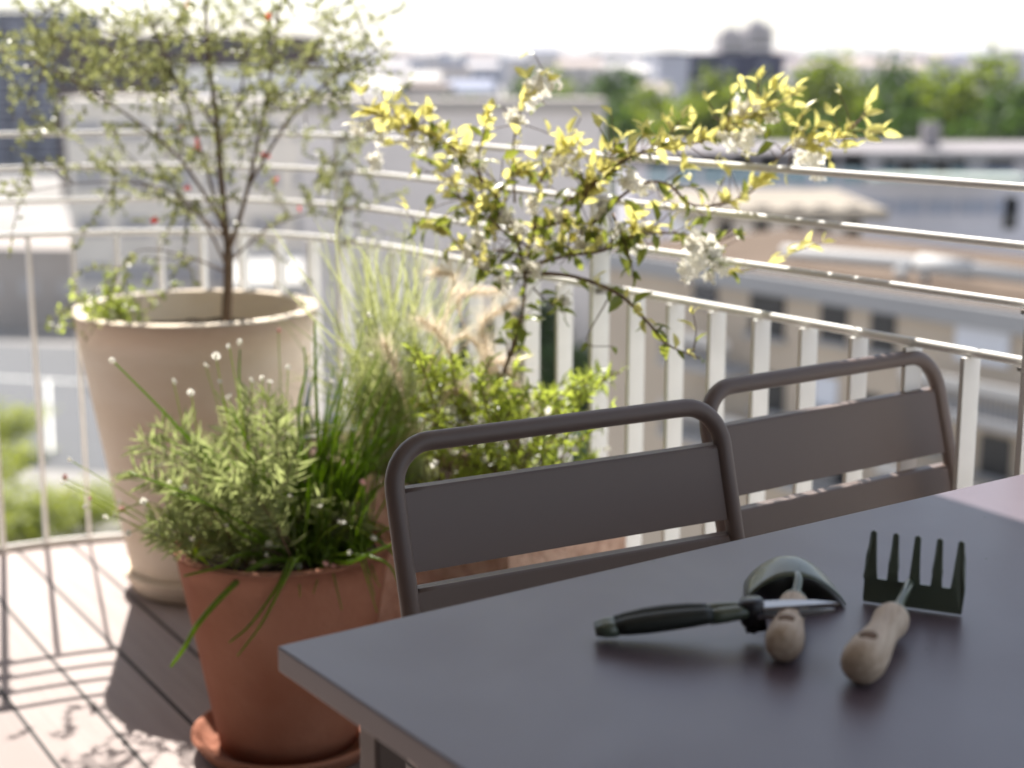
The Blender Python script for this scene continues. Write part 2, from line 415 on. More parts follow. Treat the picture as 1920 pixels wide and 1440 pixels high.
# --- hand rake, tines up
re_ = onz(1612, 1306, ZT); rn = onz(1700, 1158, ZT); 
e0 = V((re_.x, re_.y + .012, ZT + .0203)); e1 = V((rn.x, rn.y, ZT + .0225))
rake = empty('hand_rake', (rn.x, rn.y, ZT)); tag(rake, 'small green five-tined hand rake with pale wooden handle, tines standing up', 'hand rake', 'garden hand tools on the table')
Mh = frame_from(e0, e1); Lh = .142
handle_lathe(Mh, 'handle', rake, Lh, .0200)
mb = MB(); mb.lathe([(.0085, Lh - .001), (.0140, Lh - .001), (.0140, Lh + .004), (.0085, Lh + .005)], 24, M=Mh); mb.build('ferrule', sage, rake)
mb = MB(); hc = Mh @ V((0, .0186, .036)); mb.ball(hc, .0085, 16, 8, (1.0, 1.25, .30), rot=Mh.to_3x3() @ Matrix.Rotation(R(90), 3, 'X')); mb.build('hanging_hole', endgrain, rake)
# the head: an upright plate standing on the table
hl = onz(1617, 1130, ZT); hr = onz(1803, 1156, ZT); hx = (hr - hl).normalized(); hy = V((0, 0, 1)); hw = (hr - hl).length; hn = hx.cross(hy)
tilt = (hy - hn * .06).normalized()
def HP(u_, w_, off=0): return hl + hx * (u_ * hw) + tilt * w_ + hn * off
outline = []
def tine(cu, wbase, wtip, h0, h1):
    pts = [(cu - wbase/2, h0)]
    for k in range(1, 7):
        t = k / 6; ww = wbase + (wtip - wbase) * (t ** .8); pts.append((cu - ww/2, h0 + (h1 - h0) * t * .96))
    pts.append((cu, h1))
    for k in range(6, -1, -1):
        t = k / 6; ww = wbase + (wtip - wbase) * (t ** .8); pts.append((cu + ww/2, h0 + (h1 - h0) * t * .96))
    return pts
ol = [(.005, .0015), (.0, .006), (.004, .024)]
cs = [.075, .29, .51, .73, .93]
for i, cu in enumerate(cs):
    tp = tine(cu - (.012 if i == 0 else 0) + (.012 if i == 4 else 0), .145 if i in (0, 4) else .115, .060, .027, .0745)
    ol += tp
ol += [(1.0, .006), (.995, .0015)]
# plate front/back with thickness
ol = [(u_, w_) for u_, w_ in ol]
def plate(ol, th, name, m_, parent):
    bm = bmesh.new(); fv = [bm.verts.new(HP(u_, w_, -th/2 - .010 * max(0, (w_ - .03) / .06) ** 1.6)) for u_, w_ in ol]; fc = bm.faces.new(fv)
    bmesh.ops.triangulate(bm, faces=[fc], ngon_method='EAR_CLIP')
    me = bpy.data.meshes.new(name); bm.to_mesh(me); bm.free(); me.materials.append(m_)
    o = bpy.data.objects.new(name, me); COL.objects.link(o); o.parent = parent; o.matrix_parent_inverse = parent_inv(parent)
    s_ = o.modifiers.new('solid', 'SOLIDIFY'); s_.thickness = th; s_.offset = 0
    b2 = o.modifiers.new('bevel', 'BEVEL'); b2.width = .0005; b2.segments = 2; b2.limit_method = 'ANGLE'; b2.angle_limit = R(50); return o
plate(ol, .0026, 'tine_head', sage, rake)
neck_end = HP(.47, .0275, -.002) if hn.y < 0 else HP(.47, .0275, .002)
ms = Mh @ V((0, 0, Lh)); mb = MB(); mb.tube(smooth([ms, ms.lerp(neck_end, .45) + V((0, 0, .001)), neck_end], 6), .0046, 14); mb.build('neck', sage, rake)

# --- trowel lying hollow side down
te = onz(1470, 1262, ZT); tn = onz(1492, 1150, ZT)
trowel = empty('hand_trowel', (tn.x, tn.y, ZT)); tag(trowel, 'sage green trowel lying scoop side down, wooden handle under the pruners', 'trowel', 'garden hand tools on the table')
e0 = V((te.x, te.y + .012, ZT + .0185)); e1 = V((tn.x, tn.y, ZT + .0215)); Mt = frame_from(e0, e1); Lt = .118
handle_lathe(Mt, 'handle', trowel, Lt, .0180)
mb = MB(); mb.lathe([(.0085, Lt - .001), (.0135, Lt - .001), (.0135, Lt + .004), (.0085, Lt + .005)], 24, M=Mt); mb.build('ferrule', sage, trowel)
mb = MB(); hc = Mt @ V((0, .0163, .034)); mb.ball(hc, .0078, 16, 8, (1.0, 1.25, .30), rot=Mt.to_3x3() @ Matrix.Rotation(R(90), 3, 'X')); mb.build('hanging_hole', endgrain, trowel)
# scoop: half-pipe arch, open end towards the handle, tapering and dropping to a tip
bl = onz(1402, 1116, ZT + .012); br = onz(1586, 1133, ZT + .003); bx = (br - bl); bx.z = 0; bwid = bx.length; bx.normalize(); by = V((-bx.y, bx.x, 0)); bc = (bl + br) / 2; bc.z = ZT
mb = MB(); nu, nvv = 12, 20; i0 = 0
for i in range(nu + 1):
    t = i / nu; hw_ = bwid / 2 * math.sqrt(max(0.0, 1 - (t * .985) ** 2.6)) ; hh_ = (.0300 + .010 * min(1, t * 2.4)) * (1 - t ** 2.4 * .93) 
    for j in range(nvv + 1):
        q = -1 + 2 * j / nvv
        z = hh_ * (math.cos(q * math.pi / 2) ** .8 if abs(q) < 1 else 0)
        tiltz = .006 * (-q) * (1 - t)
        back = .018 * (1 - abs(q) ** 1.5) * (1 - t)   # rim of the open end curves
        mb.v.append(tuple(bc + bx * (hw_ * q) + by * (.112 * t - 0 * back) + V((0, 0, .0022 + z + max(0, tiltz)))))
for i in range(nu):
    for j in range(nvv):
        a_ = i * (nvv + 1) + j; mb.f.append((a_, a_ + 1, a_ + nvv + 2, a_ + nvv + 1)); mb.sm.append(True)
sco = mb.build('scoop', sage, trowel); s_ = sco.modifiers.new('solid', 'SOLIDIFY'); s_.thickness = .0016; s_.offset = 0
ms = Mt @ V((0, 0, Lt)); topin = bc + by * .012 + V((0, 0, .0305)) + bx * .0
mb = MB(); mb.tube(smooth([ms, ms + (Mt.to_3x3() @ V((0, 0, .018))) + V((0, 0, .002)), bc - by * .004 + V((0, 0, .030)), topin], 6), .0046, 14); mb.build('neck', sage, trowel)

# --- pruners lying across the trowel handle, blades to the right
pr0 = at(1112, 1172, onz(1112, 1186, ZT).y); pa = onz(1118, 1180, ZT + .0115); pb = onz(1345, 1155, ZT + .0235); pc_ = onz(1410, 1146, ZT + .0285); pd = onz(1572, 1138, ZT + .0330)
prun = empty('pruners', (pc_.x, pc_.y, ZT)); tag(prun, 'closed green pruning shears with dark grips lying across the trowel', 'pruners', 'garden hand tools on the table')
ax = (pc_ - pa).normalized(); up_ = V((0, 0, 1)); up_ = (up_ - ax * up_.dot(ax)).normalized(); sd = ax.cross(up_)
def PP(t, s_, h_): return pa.lerp(pc_, t) + sd * s_ + up_ * h_
for sg, nm in ((1, 0), (-1, 1)):
    off = lambda t: sg * (.0075 + .0050 * math.sin(math.pi * min(1, t * 1.1)))
    core = [PP(t, off(t), 0 + (.002 if sg > 0 else -.001)) for t in (-.005, .06, .14)]
    mb = MB(); mb.tube(core, [.0060, .0082, .0082], 14, flat=.95); hobj = mb.build('handle', sage, prun)
    grip = [PP(t, off(t), (.002 if sg > 0 else -.001) + .003 * math.sin(math.pi * t)) for t in (.13, .2, .32, .46, .60, .68, .735)]
    mb = MB(); mb.tube(grip, [.0078, .0092, .0101, .0101, .0094, .0085, .0078], 16, flat=.95); mb.build('grip', darkgrip, hobj)
    shank = [PP(t, off(t) * .8, .002) for t in (.72, .80, .90, .97)]
    mb = MB(); mb.tube(shank, [.0077, .0080, .0074, .0060], 14, flat=.95); mb.build('shank', sage, hobj)
mb = MB(); mb.lathe([(.0005, -.012), (.011, -.012), (.012, -.009), (.012, .009), (.0105, .012), (.0005, .012)], 24, M=frame_from(pc_ + V((0, 0, -.0)), pc_ + up_) ); mb.build('pivot', darksteel, prun)
q0 = PP(1.0, -.004, -.012); mb = MB(); mb.box(pc_ - up_ * .010 + ax * .002, (.020, .012, .018), Matrix((ax, sd, up_)).transposed()); mb.ball(pc_ - up_ * .016 + ax * .0, .0065, 12, 8); mb.build('spring', darksteel, prun)
ad = (pd - pc_).normalized(); uu = (V((0, 0, 1)) - ad * ad.z).normalized(); ss = ad.cross(uu); LB = (pd - pc_).length
def bladeplate(ol, zoff, th, name, m_):
    bm = bmesh.new(); fc = bm.faces.new([bm.verts.new(pc_ + ad * (LB * u_) + ss * w_ + uu * zoff) for u_, w_ in ol]); bmesh.ops.triangulate(bm, faces=[fc])
    me = bpy.data.meshes.new(name); bm.to_mesh(me); bm.free(); me.materials.append(m_)
    o = bpy.data.objects.new(name, me); COL.objects.link(o); o.parent = prun; o.matrix_parent_inverse = parent_inv(prun)
    s_ = o.modifiers.new('solid', 'SOLIDIFY'); s_.thickness = th; s_.offset = 0; return o
bladeplate([(-.05, -.010), (.15, -.012), (.45, -.0115), (.75, -.007), (1.0, .003), (.7, .005), (.35, .006), (-.05, .008)], .004, .0032, 'cutting_blade', steel)
bladeplate([(-.05, .010), (.2, .014), (.5, .014), (.8, .010), (.96, .003), (.6, .000), (.3, -.002), (-.05, -.008)], -.002, .0040, 'hook_blade', steel)

# ================================================================== POTS
def pot(name, label, cat, c, Rt, Rb, H, th, m_, zb=.02, rim=0.0, soil_drop=.05):
    o = empty(name, (c[0], c[1], 0)); tag(o, label, cat)
    prof = [(.001, zb), (Rb, zb)]
    for k in range(1, 9):
        t = k / 8; prof.append((Rb + (Rt - Rb) * t, zb + (H - rim - zb) * t))
    if rim: prof += [(Rt + .006, H - rim), (Rt + .006, H - .004), (Rt + .003, H)]
    else: prof += [(Rt + .002, H - .008), (Rt, H - .002), (Rt - .004, H)]
    prof += [(Rt - th + .003, H), (Rt - th, H - .006), (Rt - th - .002, H - soil_drop - .03), (.001, H - soil_drop - .03)]
    mb = MB(); mb.lathe(prof, 96, (c[0], c[1], 0), wob=.004); mb.build('pot_body', m_, o)
    mb = MB(); n = 48; i0 = 0
    for j in range(9):
        r = (Rt - th - .001) * j / 8
        for q in range(n):
            t = 2 * math.pi * q / n; z = H - soil_drop + .012 * noise.noise(V((r * math.cos(t) * 22, r * math.sin(t) * 22, 0)))
            mb.v.append((c[0] + r * math.cos(t), c[1] + r * math.sin(t), z))
    for j in range(8):
        for q in range(n):
            q2 = (q + 1) % n; mb.f.append((j*n+q, j*n+q2, (j+1)*n+q2, (j+1)*n+q)); mb.sm.append(True)
    mb.build('soil', soil, o); return o
def saucer(name, label, c, Ro, H, th, m_):
    mb = MB(); prof = [(.001, .004), (Ro * .88, .004), (Ro, H), (Ro + .002, H + .003), (Ro - th * .5, H + .006), (Ro - th, H), (Ro * .88 - th, .012 + .004), (.001, .016)]
    mb.lathe(prof, 96, (c[0], c[1], 0)); o = mb.build(name, m_, None, loc=V((c[0], c[1], 0))); tag(o, label, 'saucer', 'saucers under the plant pots'); return o
WP = (-.765, 3.745); TP = (-.425, 2.79)
wpot = pot('flower_pot', 'tall cream clay pot holding the thin tree', 'flower pot', WP, .292, .178, .70, .030, cream, .018, 0, .075); wpot['group'] = 'clay pots on the deck'
saucer('saucer', 'cream clay saucer under the tall cream pot', WP, .205, .052, .02, cream)
tpot = pot('flower_pot', 'terracotta pot filled with chives and rosemary', 'flower pot', TP, .200, .131, .408, .016, terra, .018, 0, .035); tpot['group'] = 'clay pots on the deck'
saucer('saucer', 'terracotta saucer under the terracotta pot', TP, .183, .034, .014, terra)
# stone planter trough parallel to the railing
pa_ = RP + D2 * .45; c0 = pa_ - N2 * .08; c1 = pa_ - N2 * .36; c2 = c1 - D2 * .85; c3 = c0 - D2 * .85; ct = (c0 + c1 + c2 + c3) / 4
tro = empty('planter_trough', (ct.x, ct.y, 0)); tag(tro, 'rough pinkish stone planter trough behind the front chair', 'planter')
ang = math.atan2(D2.y, D2.x); rot = Matrix.Rotation(ang, 3, 'Z')
mb = MB(); 
for off, size in ((V((0, .127, .22)), (.85, .026, .44)), (V((0, -.127, .22)), (.85, .026, .44)), (V((.412, 0, .22)), (.026, .228, .44)), (V((-.412, 0, .22)), (.026, .228, .44))):
    q = rot @ off; mb.box((ct.x + q.x, ct.y + q.y, q.z), size, rot)
mb.build('trough_body', stonepink, tro)
mb = MB(); q = rot @ V((0, 0, .40)); mb.box((ct.x, ct.y, .2), (.798, .228, .40), rot); mb.build('soil', soil, tro)

# ================================================================== SMALL TREE IN THE CREAM POT
def twigpath(p, d, L, n=6, droop=.0, wander=.25):
    pts = [p.copy()]; d = d.normalized(); st = L / n
    for i in range(n):
        d = (d + rdir() * wander * .5 + V((0, 0, -droop))).normalized(); p = p + d * st; pts.append(p.copy())
    return pts
tree = empty('potted_tree', (WP[0], WP[1], .6)); tag(tree, 'thin airy potted tree with tiny olive leaves and red flowers', 'potted tree')
Y0 = WP[1]
def tp(px, py, dy=0): return at(px, py, Y0 + dy)
wood_mb = MB(); leaf_mb = MB()
fork = tp(428, 470); base = tp(424, 600)
wood_mb.tube(smooth([base - V((0, 0, .05)), base, tp(428, 530), fork], 5), [.0135]*5 + [.012]*11, 12)
paths = [
 ([fork, tp(416, 350, .02), tp(404, 210, 0), tp(390, 100, -.02), tp(383, -60, 0), tp(380, -200, .02)], .010),
 ([fork, tp(446, 420, -.05), tp(470, 330, -.08), tp(500, 180, -.1), tp(515, 80, -.1), tp(530, -60, -.12)], .007),
 ([tp(426, 500), tp(375, 405, -.1), tp(300, 352, -.22), tp(170, 342, -.32), tp(20, 365, -.4)], .0035),
 ([fork, tp(385, 310, .08), tp(335, 160, .1), tp(280, 30, .12), tp(250, -80, .14)], .005),
 ([tp(418, 420), tp(330, 290, -.15), tp(200, 190, -.22), tp(70, 120, -.3), tp(-60, 80, -.35)], .0042),
 ([tp(405, 240), tp(330, 150, .1), tp(200, 90, .15), tp(90, 40, .18)], .004),
 ([tp(432, 490), tp(500, 430, .05), tp(590, 400, .08), tp(680, 430, .1)], .0035),
 ([tp(465, 350, -.08), tp(540, 230, -.1), tp(620, 150, -.14), tp(710, 90, -.2)], .004),
 ([tp(430, 450), tp(350, 390, .15), tp(230, 330, .22), tp(110, 300, .3)], .0035),
 ([tp(410, 280), tp(450, 180, .12), tp(460, 80, .15), tp(455, -30, .16)], .0045),
 ([tp(500, 200, -.1), tp(570, 130, -.05), tp(620, 40, 0), tp(650, -40, 0)], .0035),
 ([tp(422, 510), tp(350, 480, -.12), tp(260, 470, -.2), tp(215, 520, -.22)], .0028),
]
def leafy_twig(p, d, L, nl, ls):
    tw = twigpath(p, d, L, 5, droop=.03)
    wood_mb.tube(tw, [.0016, .0014, .0012, .001, .0008, .0005], 5, cap=False)
    for k in range(nl):
        t = rnd(.1, 1) * 5; i = min(4, int(t)); q = tw[i].lerp(tw[i+1], t - i)
        leaf_mb.chip(q + rdir() * .003, (tw[i+1] - tw[i]).normalized() * .6 + rdir(), rdir(), ls * rnd(.7, 1.35), ls * rnd(.38, .6))
for pts, r0 in paths:
    sp_ = smooth(pts, 8); k = len(sp_); wood_mb.tube(sp_, [max(.0009, r0 * (1 - .85 * i / (k-1))) for i in range(k)], 8)
    tot = sum((b_ - a_).length for a_, b_ in zip(sp_, sp_[1:]))
    n_tw = int(tot * 26)
    for j in range(n_tw):
        t = rnd(.22, 1) * (k - 1.001); i = int(t); p = sp_[i].lerp(sp_[i+1], t - i); dd = (sp_[i+1] - sp_[i]).normalized()
        leafy_twig(p, dd * .5 + rdir() * .9 + V((0, 0, .15)), rnd(.06, .20), random.randint(13, 32), .0150)
# denser tufts seen in the upper left and right of the crown
for (px, py, sx_, sy_, n_) in ((170, 110, 110, 70, 70), (90, 60, 70, 50, 22), (330, 60, 70, 60, 26), (560, 60, 90, 60, 26), (480, 170, 50, 60, 26), (620, 180, 60, 80, 26), (640, 350, 50, 60, 20), (60, 250, 70, 50, 14), (240, 320, 90, 50, 16), (430, 250, 40, 60, 16)):
    for j in range(n_):
        p = tp(px + random.gauss(0, sx_ * .6), py + random.gauss(0, sy_ * .6), rnd(-.25, .2)); leafy_twig(p, rdir() + V((0, 0, .3)), rnd(.05, .13), random.randint(15, 32), .0150)
wood_mb.build('branches', bark, tree); leaf_mb.build('foliage', leaf_olive, tree)
for (px, py, dy, s_) in ((372, 272, -.05, 1.1), (500, 292, -.08, .8), (288, 415, -.2, .8), (352, 350, -.05, .7), (517, 338, .02, .6), (340, 238, 0, .55), (560, 392, .05, .6), (500, 28, -.1, .7), (350, 8, 0, .6)):
    c = tp(px, py, dy); mb = MB()
    for k in range(7): mb.leaf(c + rdir() * .003, rdir() + V((0, 0, -.2)), rdir(), .017 * s_, .010 * s_)
    mb.build('flower', redflower, tree, loc=c)
# trailing plant over the rim
tr = empty('trailing_plant', (WP[0] - .2, WP[1] - .1, .64)); tag(tr, 'little green trailing plant at the left rim of the cream pot', 'plant')
mb = MB(); st = MB()
for k in range(26):
    p = V((WP[0] - .17 + rnd(-.04, .05), WP[1] - .08 + rnd(-.06, .08), .63)); tw = twigpath(p, V((rnd(-.7, .3), rnd(-.5, .3), rnd(.5, 1.1))), rnd(.08, .19), 5, .12)
    st.tube(tw, .0012, 5, cap=False)
    for q in tw[1:]:
        for h in range(7): mb.leaf(q + rdir() * .008, rdir(), V((0, 0, 1)) + rdir() * .5, .015, .009)
st.build('stems', twig_m, tr); mb.build('foliage', leaf_bush, tr)

# ================================================================== TERRACOTTA POT PLANTS
YB = TP[1]
def tq(px, py, dy=0): return at(px, py, YB + dy)
ros = empty('rosemary_shrub', (TP[0] - .05, TP[1], .38)); tag(ros, 'grey-green rosemary with needle leaves on the left of the terracotta pot', 'shrub')
st = MB(); lf = MB()
def shoot(path, n, ls, w):
    st.tube(path, [.0022 * (1 - .6 * i / (len(path)-1)) for i in range(len(path))], 6, cap=False)
    k = len(path)
    for j in range(n):
        t = (1 - abs(random.gauss(0, .38))) 
        if t < .08: t = rnd(.1, 1)
        t = min(.999, t) * (k - 1.001); i = int(t); p = path[i].lerp(path[i+1], t - i); dd = (path[i+1] - path[i]).normalized()
        r_ = rdir(); r_ = (r_ - dd * r_.dot(dd)).normalized()
        lf.leaf(p, dd * rnd(.35, 1.1) + r_, r_.cross(dd) + r_ * .6, ls * rnd(.7, 1.2), w * rnd(.8, 1.2), .05, .2)
tips = [(262, 828, -.05), (300, 800, .0), (345, 800, .05), (250, 880, -.1), (290, 975, -.14), (335, 915, -.16), (400, 840, -.1), (470, 735, .0), (505, 745, .05), (440, 770, -.02), (520, 790, -.08), (560, 830, -.1), (380, 880, .1), (330, 1000, -.15), (430, 900, -.17), (480, 860, -.15), (545, 770, .08), (395, 930, -.18), (300, 860, .12), (480, 930, -.19), (540, 900, -.18), (355, 845, -.12), (420, 800, .12), (590, 800, .05)]
for (px, py, dy) in tips:
    b0 = V((TP[0] + rnd(-.11, .06), TP[1] + dy * .55 + rnd(-.03, .03), .385)); t_ = tq(px, py, dy); mid = b0.lerp(t_, .5) + V((0, 0, .018)) - (t_ - b0) * .06
    shoot(smooth([b0, mid, t_], 6), 78, .046, .0046)
for k in range(17):
    a_ = rnd(0, 6.28); r_ = rnd(.02, .13); b0 = V((TP[0] - .05 + r_ * math.cos(a_), TP[1] + r_ * math.sin(a_), .385))
    shoot(twigpath(b0, V((math.cos(a_) * .7 - .15, math.sin(a_) * .7, rnd(.6, 1.5))), rnd(.09, .21), 6, .05, .15), 60, .040, .0045)
st.build('stems', twig_m, ros); lf.build('needles', leaf_rose, ros)
# chives
chv = empty('chive_clump', (TP[0] + .07, TP[1], .38)); tag(chv, 'bright green chives rising and drooping on the right of the terracotta pot', 'herb plant')
mb = MB()
def chive(pts, r=.0022, n=6): 
    p = smooth(pts, 5); k = len(p); mb.tube(p, [r * (1 - .55 * (i / (k-1)) ** 2) for i in range(k)], n)
cb = V((TP[0] + .072, TP[1], .385))
for k in range(190):
    b0 = cb + V((random.gauss(0, .042), random.gauss(0, .045), 0)); a_ = rnd(0, 6.28); sp_ = abs(random.gauss(0, .34)); L_ = rnd(.12, .25)
    dx = math.cos(a_) * sp_ + .12; dy = math.sin(a_) * sp_; dr = rnd(0, .35) * (sp_ + .1)
    chive([b0, b0 + V((dx * L_ * .45, dy * L_ * .45, L_ * .55)), b0 + V((dx * L_, dy * L_, L_ * (1 - dr)))], rnd(.0017, .0028))
for k in range(46):    # longer ones fanning to the right
    b0 = cb + V((random.gauss(0, .03), random.gauss(0, .03), 0)); t_ = tq(rnd(600, 800), rnd(640, 860), rnd(-.1, .15)); chive([b0, b0.lerp(t_, .5) + V((-.012, 0, .02)), t_], rnd(.0016, .0026))
for k in range(26):
    b0 = cb + V((rnd(-.06, .06), rnd(-.08, .02), 0)); a_ = rnd(2.6, 6.6); chive([b0, b0 + V((math.cos(a_) * .07, math.sin(a_) * .07, .05)), b0 + V((math.cos(a_) * .15, math.sin(a_) * .13, .015 - rnd(0, .07)))], .0022)
chive([cb + V((-.02, -.06, 0)), tq(500, 1052, -.15), tq(440, 1095, -.19), tq(375, 1165, -.22), tq(345, 1215, -.23), tq(320, 1250, -.23)], .0060, 8)
chive([cb + V((-.03, -.05, 0)), tq(545, 1050, -.17), tq(520, 1100, -.205), tq(470, 1170, -.21), tq(430, 1205, -.215)], .0036, 8)
chive([cb + V((-.01, -.06, 0)), tq(560, 1045, -.17), tq(530, 1095, -.21), tq(490, 1170, -.21), tq(445, 1230, -.22)], .0034, 8)
chive([cb + V((-.05, -.02, 0)), tq(450, 1040, -.16), tq(420, 1060, -.19), tq(345, 1080, -.2)], .0042, 8)
chive([cb + V((0, -.03, 0)), tq(640, 1040, -.15), tq(700, 1045, -.2), tq(740, 1075, -.22), tq(770, 1180, -.22)], .0030, 8)
chive([cb + V((0, -.03, 0)), tq(650, 1055, -.2), tq(700, 1035, -.22), tq(760, 1010, -.22)], .0040, 8)
chive([cb + V((-.02, 0, 0)), tq(480, 950, -.05), tq(380, 850, -.1), tq(300, 765, -.12), tq(215, 680, -.14)], .0034, 8)
chive([cb, tq(598, 850, 0), tq(592, 720, .02), tq(590, 600, .02)], .0038, 8)
chive([cb, tq(560, 800, .05), tq(573, 700, .05), tq(570, 650, .05)], .0030, 8)
chive([cb + V((-.05, 0, 0)), tq(460, 820, .05), tq(449, 720, .05), tq(450, 655, .05)], .0028, 8)
chive([cb + V((-.05, -.02, 0)), tq(470, 990, -.15), tq(360, 930, -.2), tq(240, 885, -.22)], .0030, 8)
chive([cb + V((-.03, -.04, 0)), tq(450, 1000, -.15), tq(400, 950, -.2), tq(320, 925, -.22)], .0028, 8)
mb.build('blades', leaf_chive, chv)
mb = MB()
for k in range(16):
    b0 = cb + V((rnd(-.09, -.02), rnd(-.05, .03), 0)); t_ = tq(rnd(250, 520), rnd(720, 960), rnd(-.18, .05)); chive([b0, b0.lerp(t_, .55) + V((0, 0, .03)), t_], rnd(.0018, .0028))
mb.build('loose_blades', leaf_chive, chv)
def bud(c, s_, m_, parent, rotv=None):
    m2 = MB(); q = V((0, 0, 1)).rotation_difference(rotv or (rdir() + V((0, -.2, .8)))).to_matrix(); m2.ball(c, s_, 10, 6, (1, 1, 1.35), rot=q); return m2.build('flower_bud', m_, parent, loc=c)
for px, py, dy in ((210, 676, -.14), (449, 642, .05), (590, 598, .02)): bud(tq(px, py, dy), .0052, petal, chv)
# fleabane daisies
dz = empty('fleabane_daisies', (TP[0] - .03, TP[1], .38)); tag(dz, 'tiny white and pink fleabane daisies scattered over the terracotta pot', 'flowers')
st = MB(); spots = [(385,685),(405,668),(412,716),(325,715),(358,735),(430,745),(470,713),(492,708),(505,716),(540,690),(575,690),(522,620),(620,715),(690,590),(695,665),(430,650),(545,930),(345,915),(315,905),(390,945),(240,1000),(215,965),(198,970),(225,940),(230,955),(130,862),(120,895),(115,905),(168,935),(160,950),(360,1010),(335,1018),(345,1045),(372,990),(500,1040),(560,1062),(610,1058),(625,1062),(505,1020),(425,985),(270,940),(655,1035),(680,905),(700,1010),(460,880),(520,880),(600,950),(640,980)]
for i, (px, py) in enumerate(spots):
    dy = rnd(-.18, .12) if py < 900 else rnd(-.2, -.12); c = tq(px, py, dy); b0 = V((TP[0] + max(-.13, min(.13, (c.x - TP[0]) * .5)), TP[1] + dy * .5, .385))
    if abs(c.x - b0.x) > .08 and c.z < .5: pts = [b0, V((c.x * .5 + b0.x * .5, c.y, max(c.z, .44) + .02)), c]
    else: pts = [b0, b0.lerp(c, .5) + V((rnd(-.02, .02), 0, .01)), c]
    st.tube(smooth(pts, 5), .0009, 5, cap=False)
    m2 = MB(); mm = petal if random.random() < .72 else pinkbud; s_ = rnd(.0038, .0062)
    m2.ball(c, s_ * .55, 8, 5); fn = rdir() + V((0, -.4, .7))
    fn.normalize(); sdv = fn.cross(V((1, .2, 0))).normalized()
    for k in range(10):
        dd = Quaternion(fn, 6.283 * k / 10) @ sdv; m2.chip(c, dd + fn * rnd(.1, .7), fn, s_ * 1.5, s_ * .7)
    m2.build('flower', mm, dz, loc=c)
for k in range(90):
    p = V((TP[0] + random.gauss(0, .08), TP[1] + random.gauss(-.03, .07), rnd(.39, .47))); 
    if (p - V((TP[0], TP[1], p.z))).length > .165: continue
    st.leaf(p, rdir() + V((0, 0, .4)), rdir(), .018, .007)
st.build('stems', leaf_bush, dz)

# ================================================================== PLANTS OF THE TROUGH
bush = empty('flowering_bush', (ct.x + .05, ct.y - .1, .42)); tag(bush, 'green bush dotted with small white flowers behind the front chair', 'bush')
lf = MB(); st = MB(); fl = 0
def bpnt(px, py, Y): return at(px, py, Y)
for k in range(120):
    u_ = rnd(0, 1); px = rnd(745, 1165); 
    topy = 640 + (px - 745) * .06 + (30 if px > 930 else 0) + (25 if 980 < px < 1060 else 0)
    py = topy + (rnd(0, 1) ** 1.3) * 300; Y = rnd(2.62, 3.0)
    t_ = bpnt(px, py, Y)
    if t_.z < .46: continue
    b0 = ct + D2 * rnd(.02, .36) + N2 * rnd(-.09, .09); b0.z = .40
    path = smooth([b0, b0.lerp(t_, .55) + V((0, 0, .03)), t_], 5); st.tube(path, .0016, 5, cap=False)
    for j in range(42):
        t = min(.999, 1 - abs(random.gauss(0, .3))); t = max(.15, t) * (len(path) - 1.001); i = int(t); p = path[i].lerp(path[i+1], t - i); dd = (path[i+1] - path[i]).normalized()
        lf.leaf(p, rdir() + dd * .7 + V((0, 0, .1)), rdir() + V((0, 0, .8)), rnd(.014, .032), rnd(.0035, .0075), .1, .25)
st.build('stems', twig_m, bush); lf.build('foliage', leaf_bush, bush)
for k in range(22):
    px = rnd(790, 1160); py = rnd(700 + (40 if px > 900 else 0), 895); Y = rnd(2.6, 2.8); c = bpnt(px, py, Y); m2 = MB(); fn = (rdir() + V((0, -.8, .5))).normalized(); sdv = fn.cross(V((1, .2, 0))).normalized()
    for q in range(5): m2.leaf(c, Quaternion(fn, 6.283 * q / 5) @ sdv + fn * .25, fn, .0095, .0075)
    m2.build('flower', petal, bush, loc=c)
# feather grass
fg = empty('feather_grass', (ct.x - .2, ct.y + .2, .42)); tag(fg, 'pale arching feather grass with cream pink plumes beside the cream pot', 'grass clump')
mb = MB(); gb = ct - D2 * .16 - N2 * .03; gb.z = .38
for k in range(520):
    b0 = gb + V((random.gauss(0, .045), random.gauss(0, .045), 0)); L_ = rnd(.28, .62); 
    t_ = at(random.gauss(735, 85), rnd(455, 820), rnd(2.75, 3.45))
    dv = t_ - b0; mid = b0 + dv * .5 + V((0, 0, .07 * rnd(.3, 1.3))); mb.blade(smooth([b0, mid, t_, t_ + dv * .16 + V((rnd(-.03, .03), 0, -.05 * rnd(0, 1.6)))], 5), rnd(.002, .0038), rdir())
for k in range(110):
    b0 = gb + V((random.gauss(0, .04), random.gauss(0, .04), 0)); t_ = at(rnd(600, 760), rnd(620, 980), rnd(2.7, 3.1)); mb.blade(smooth([b0, b0.lerp(t_, .5) + V((0, 0, .12)), t_], 6), rnd(.002, .004), rdir())
mb.build('blades', blade_pale, fg)
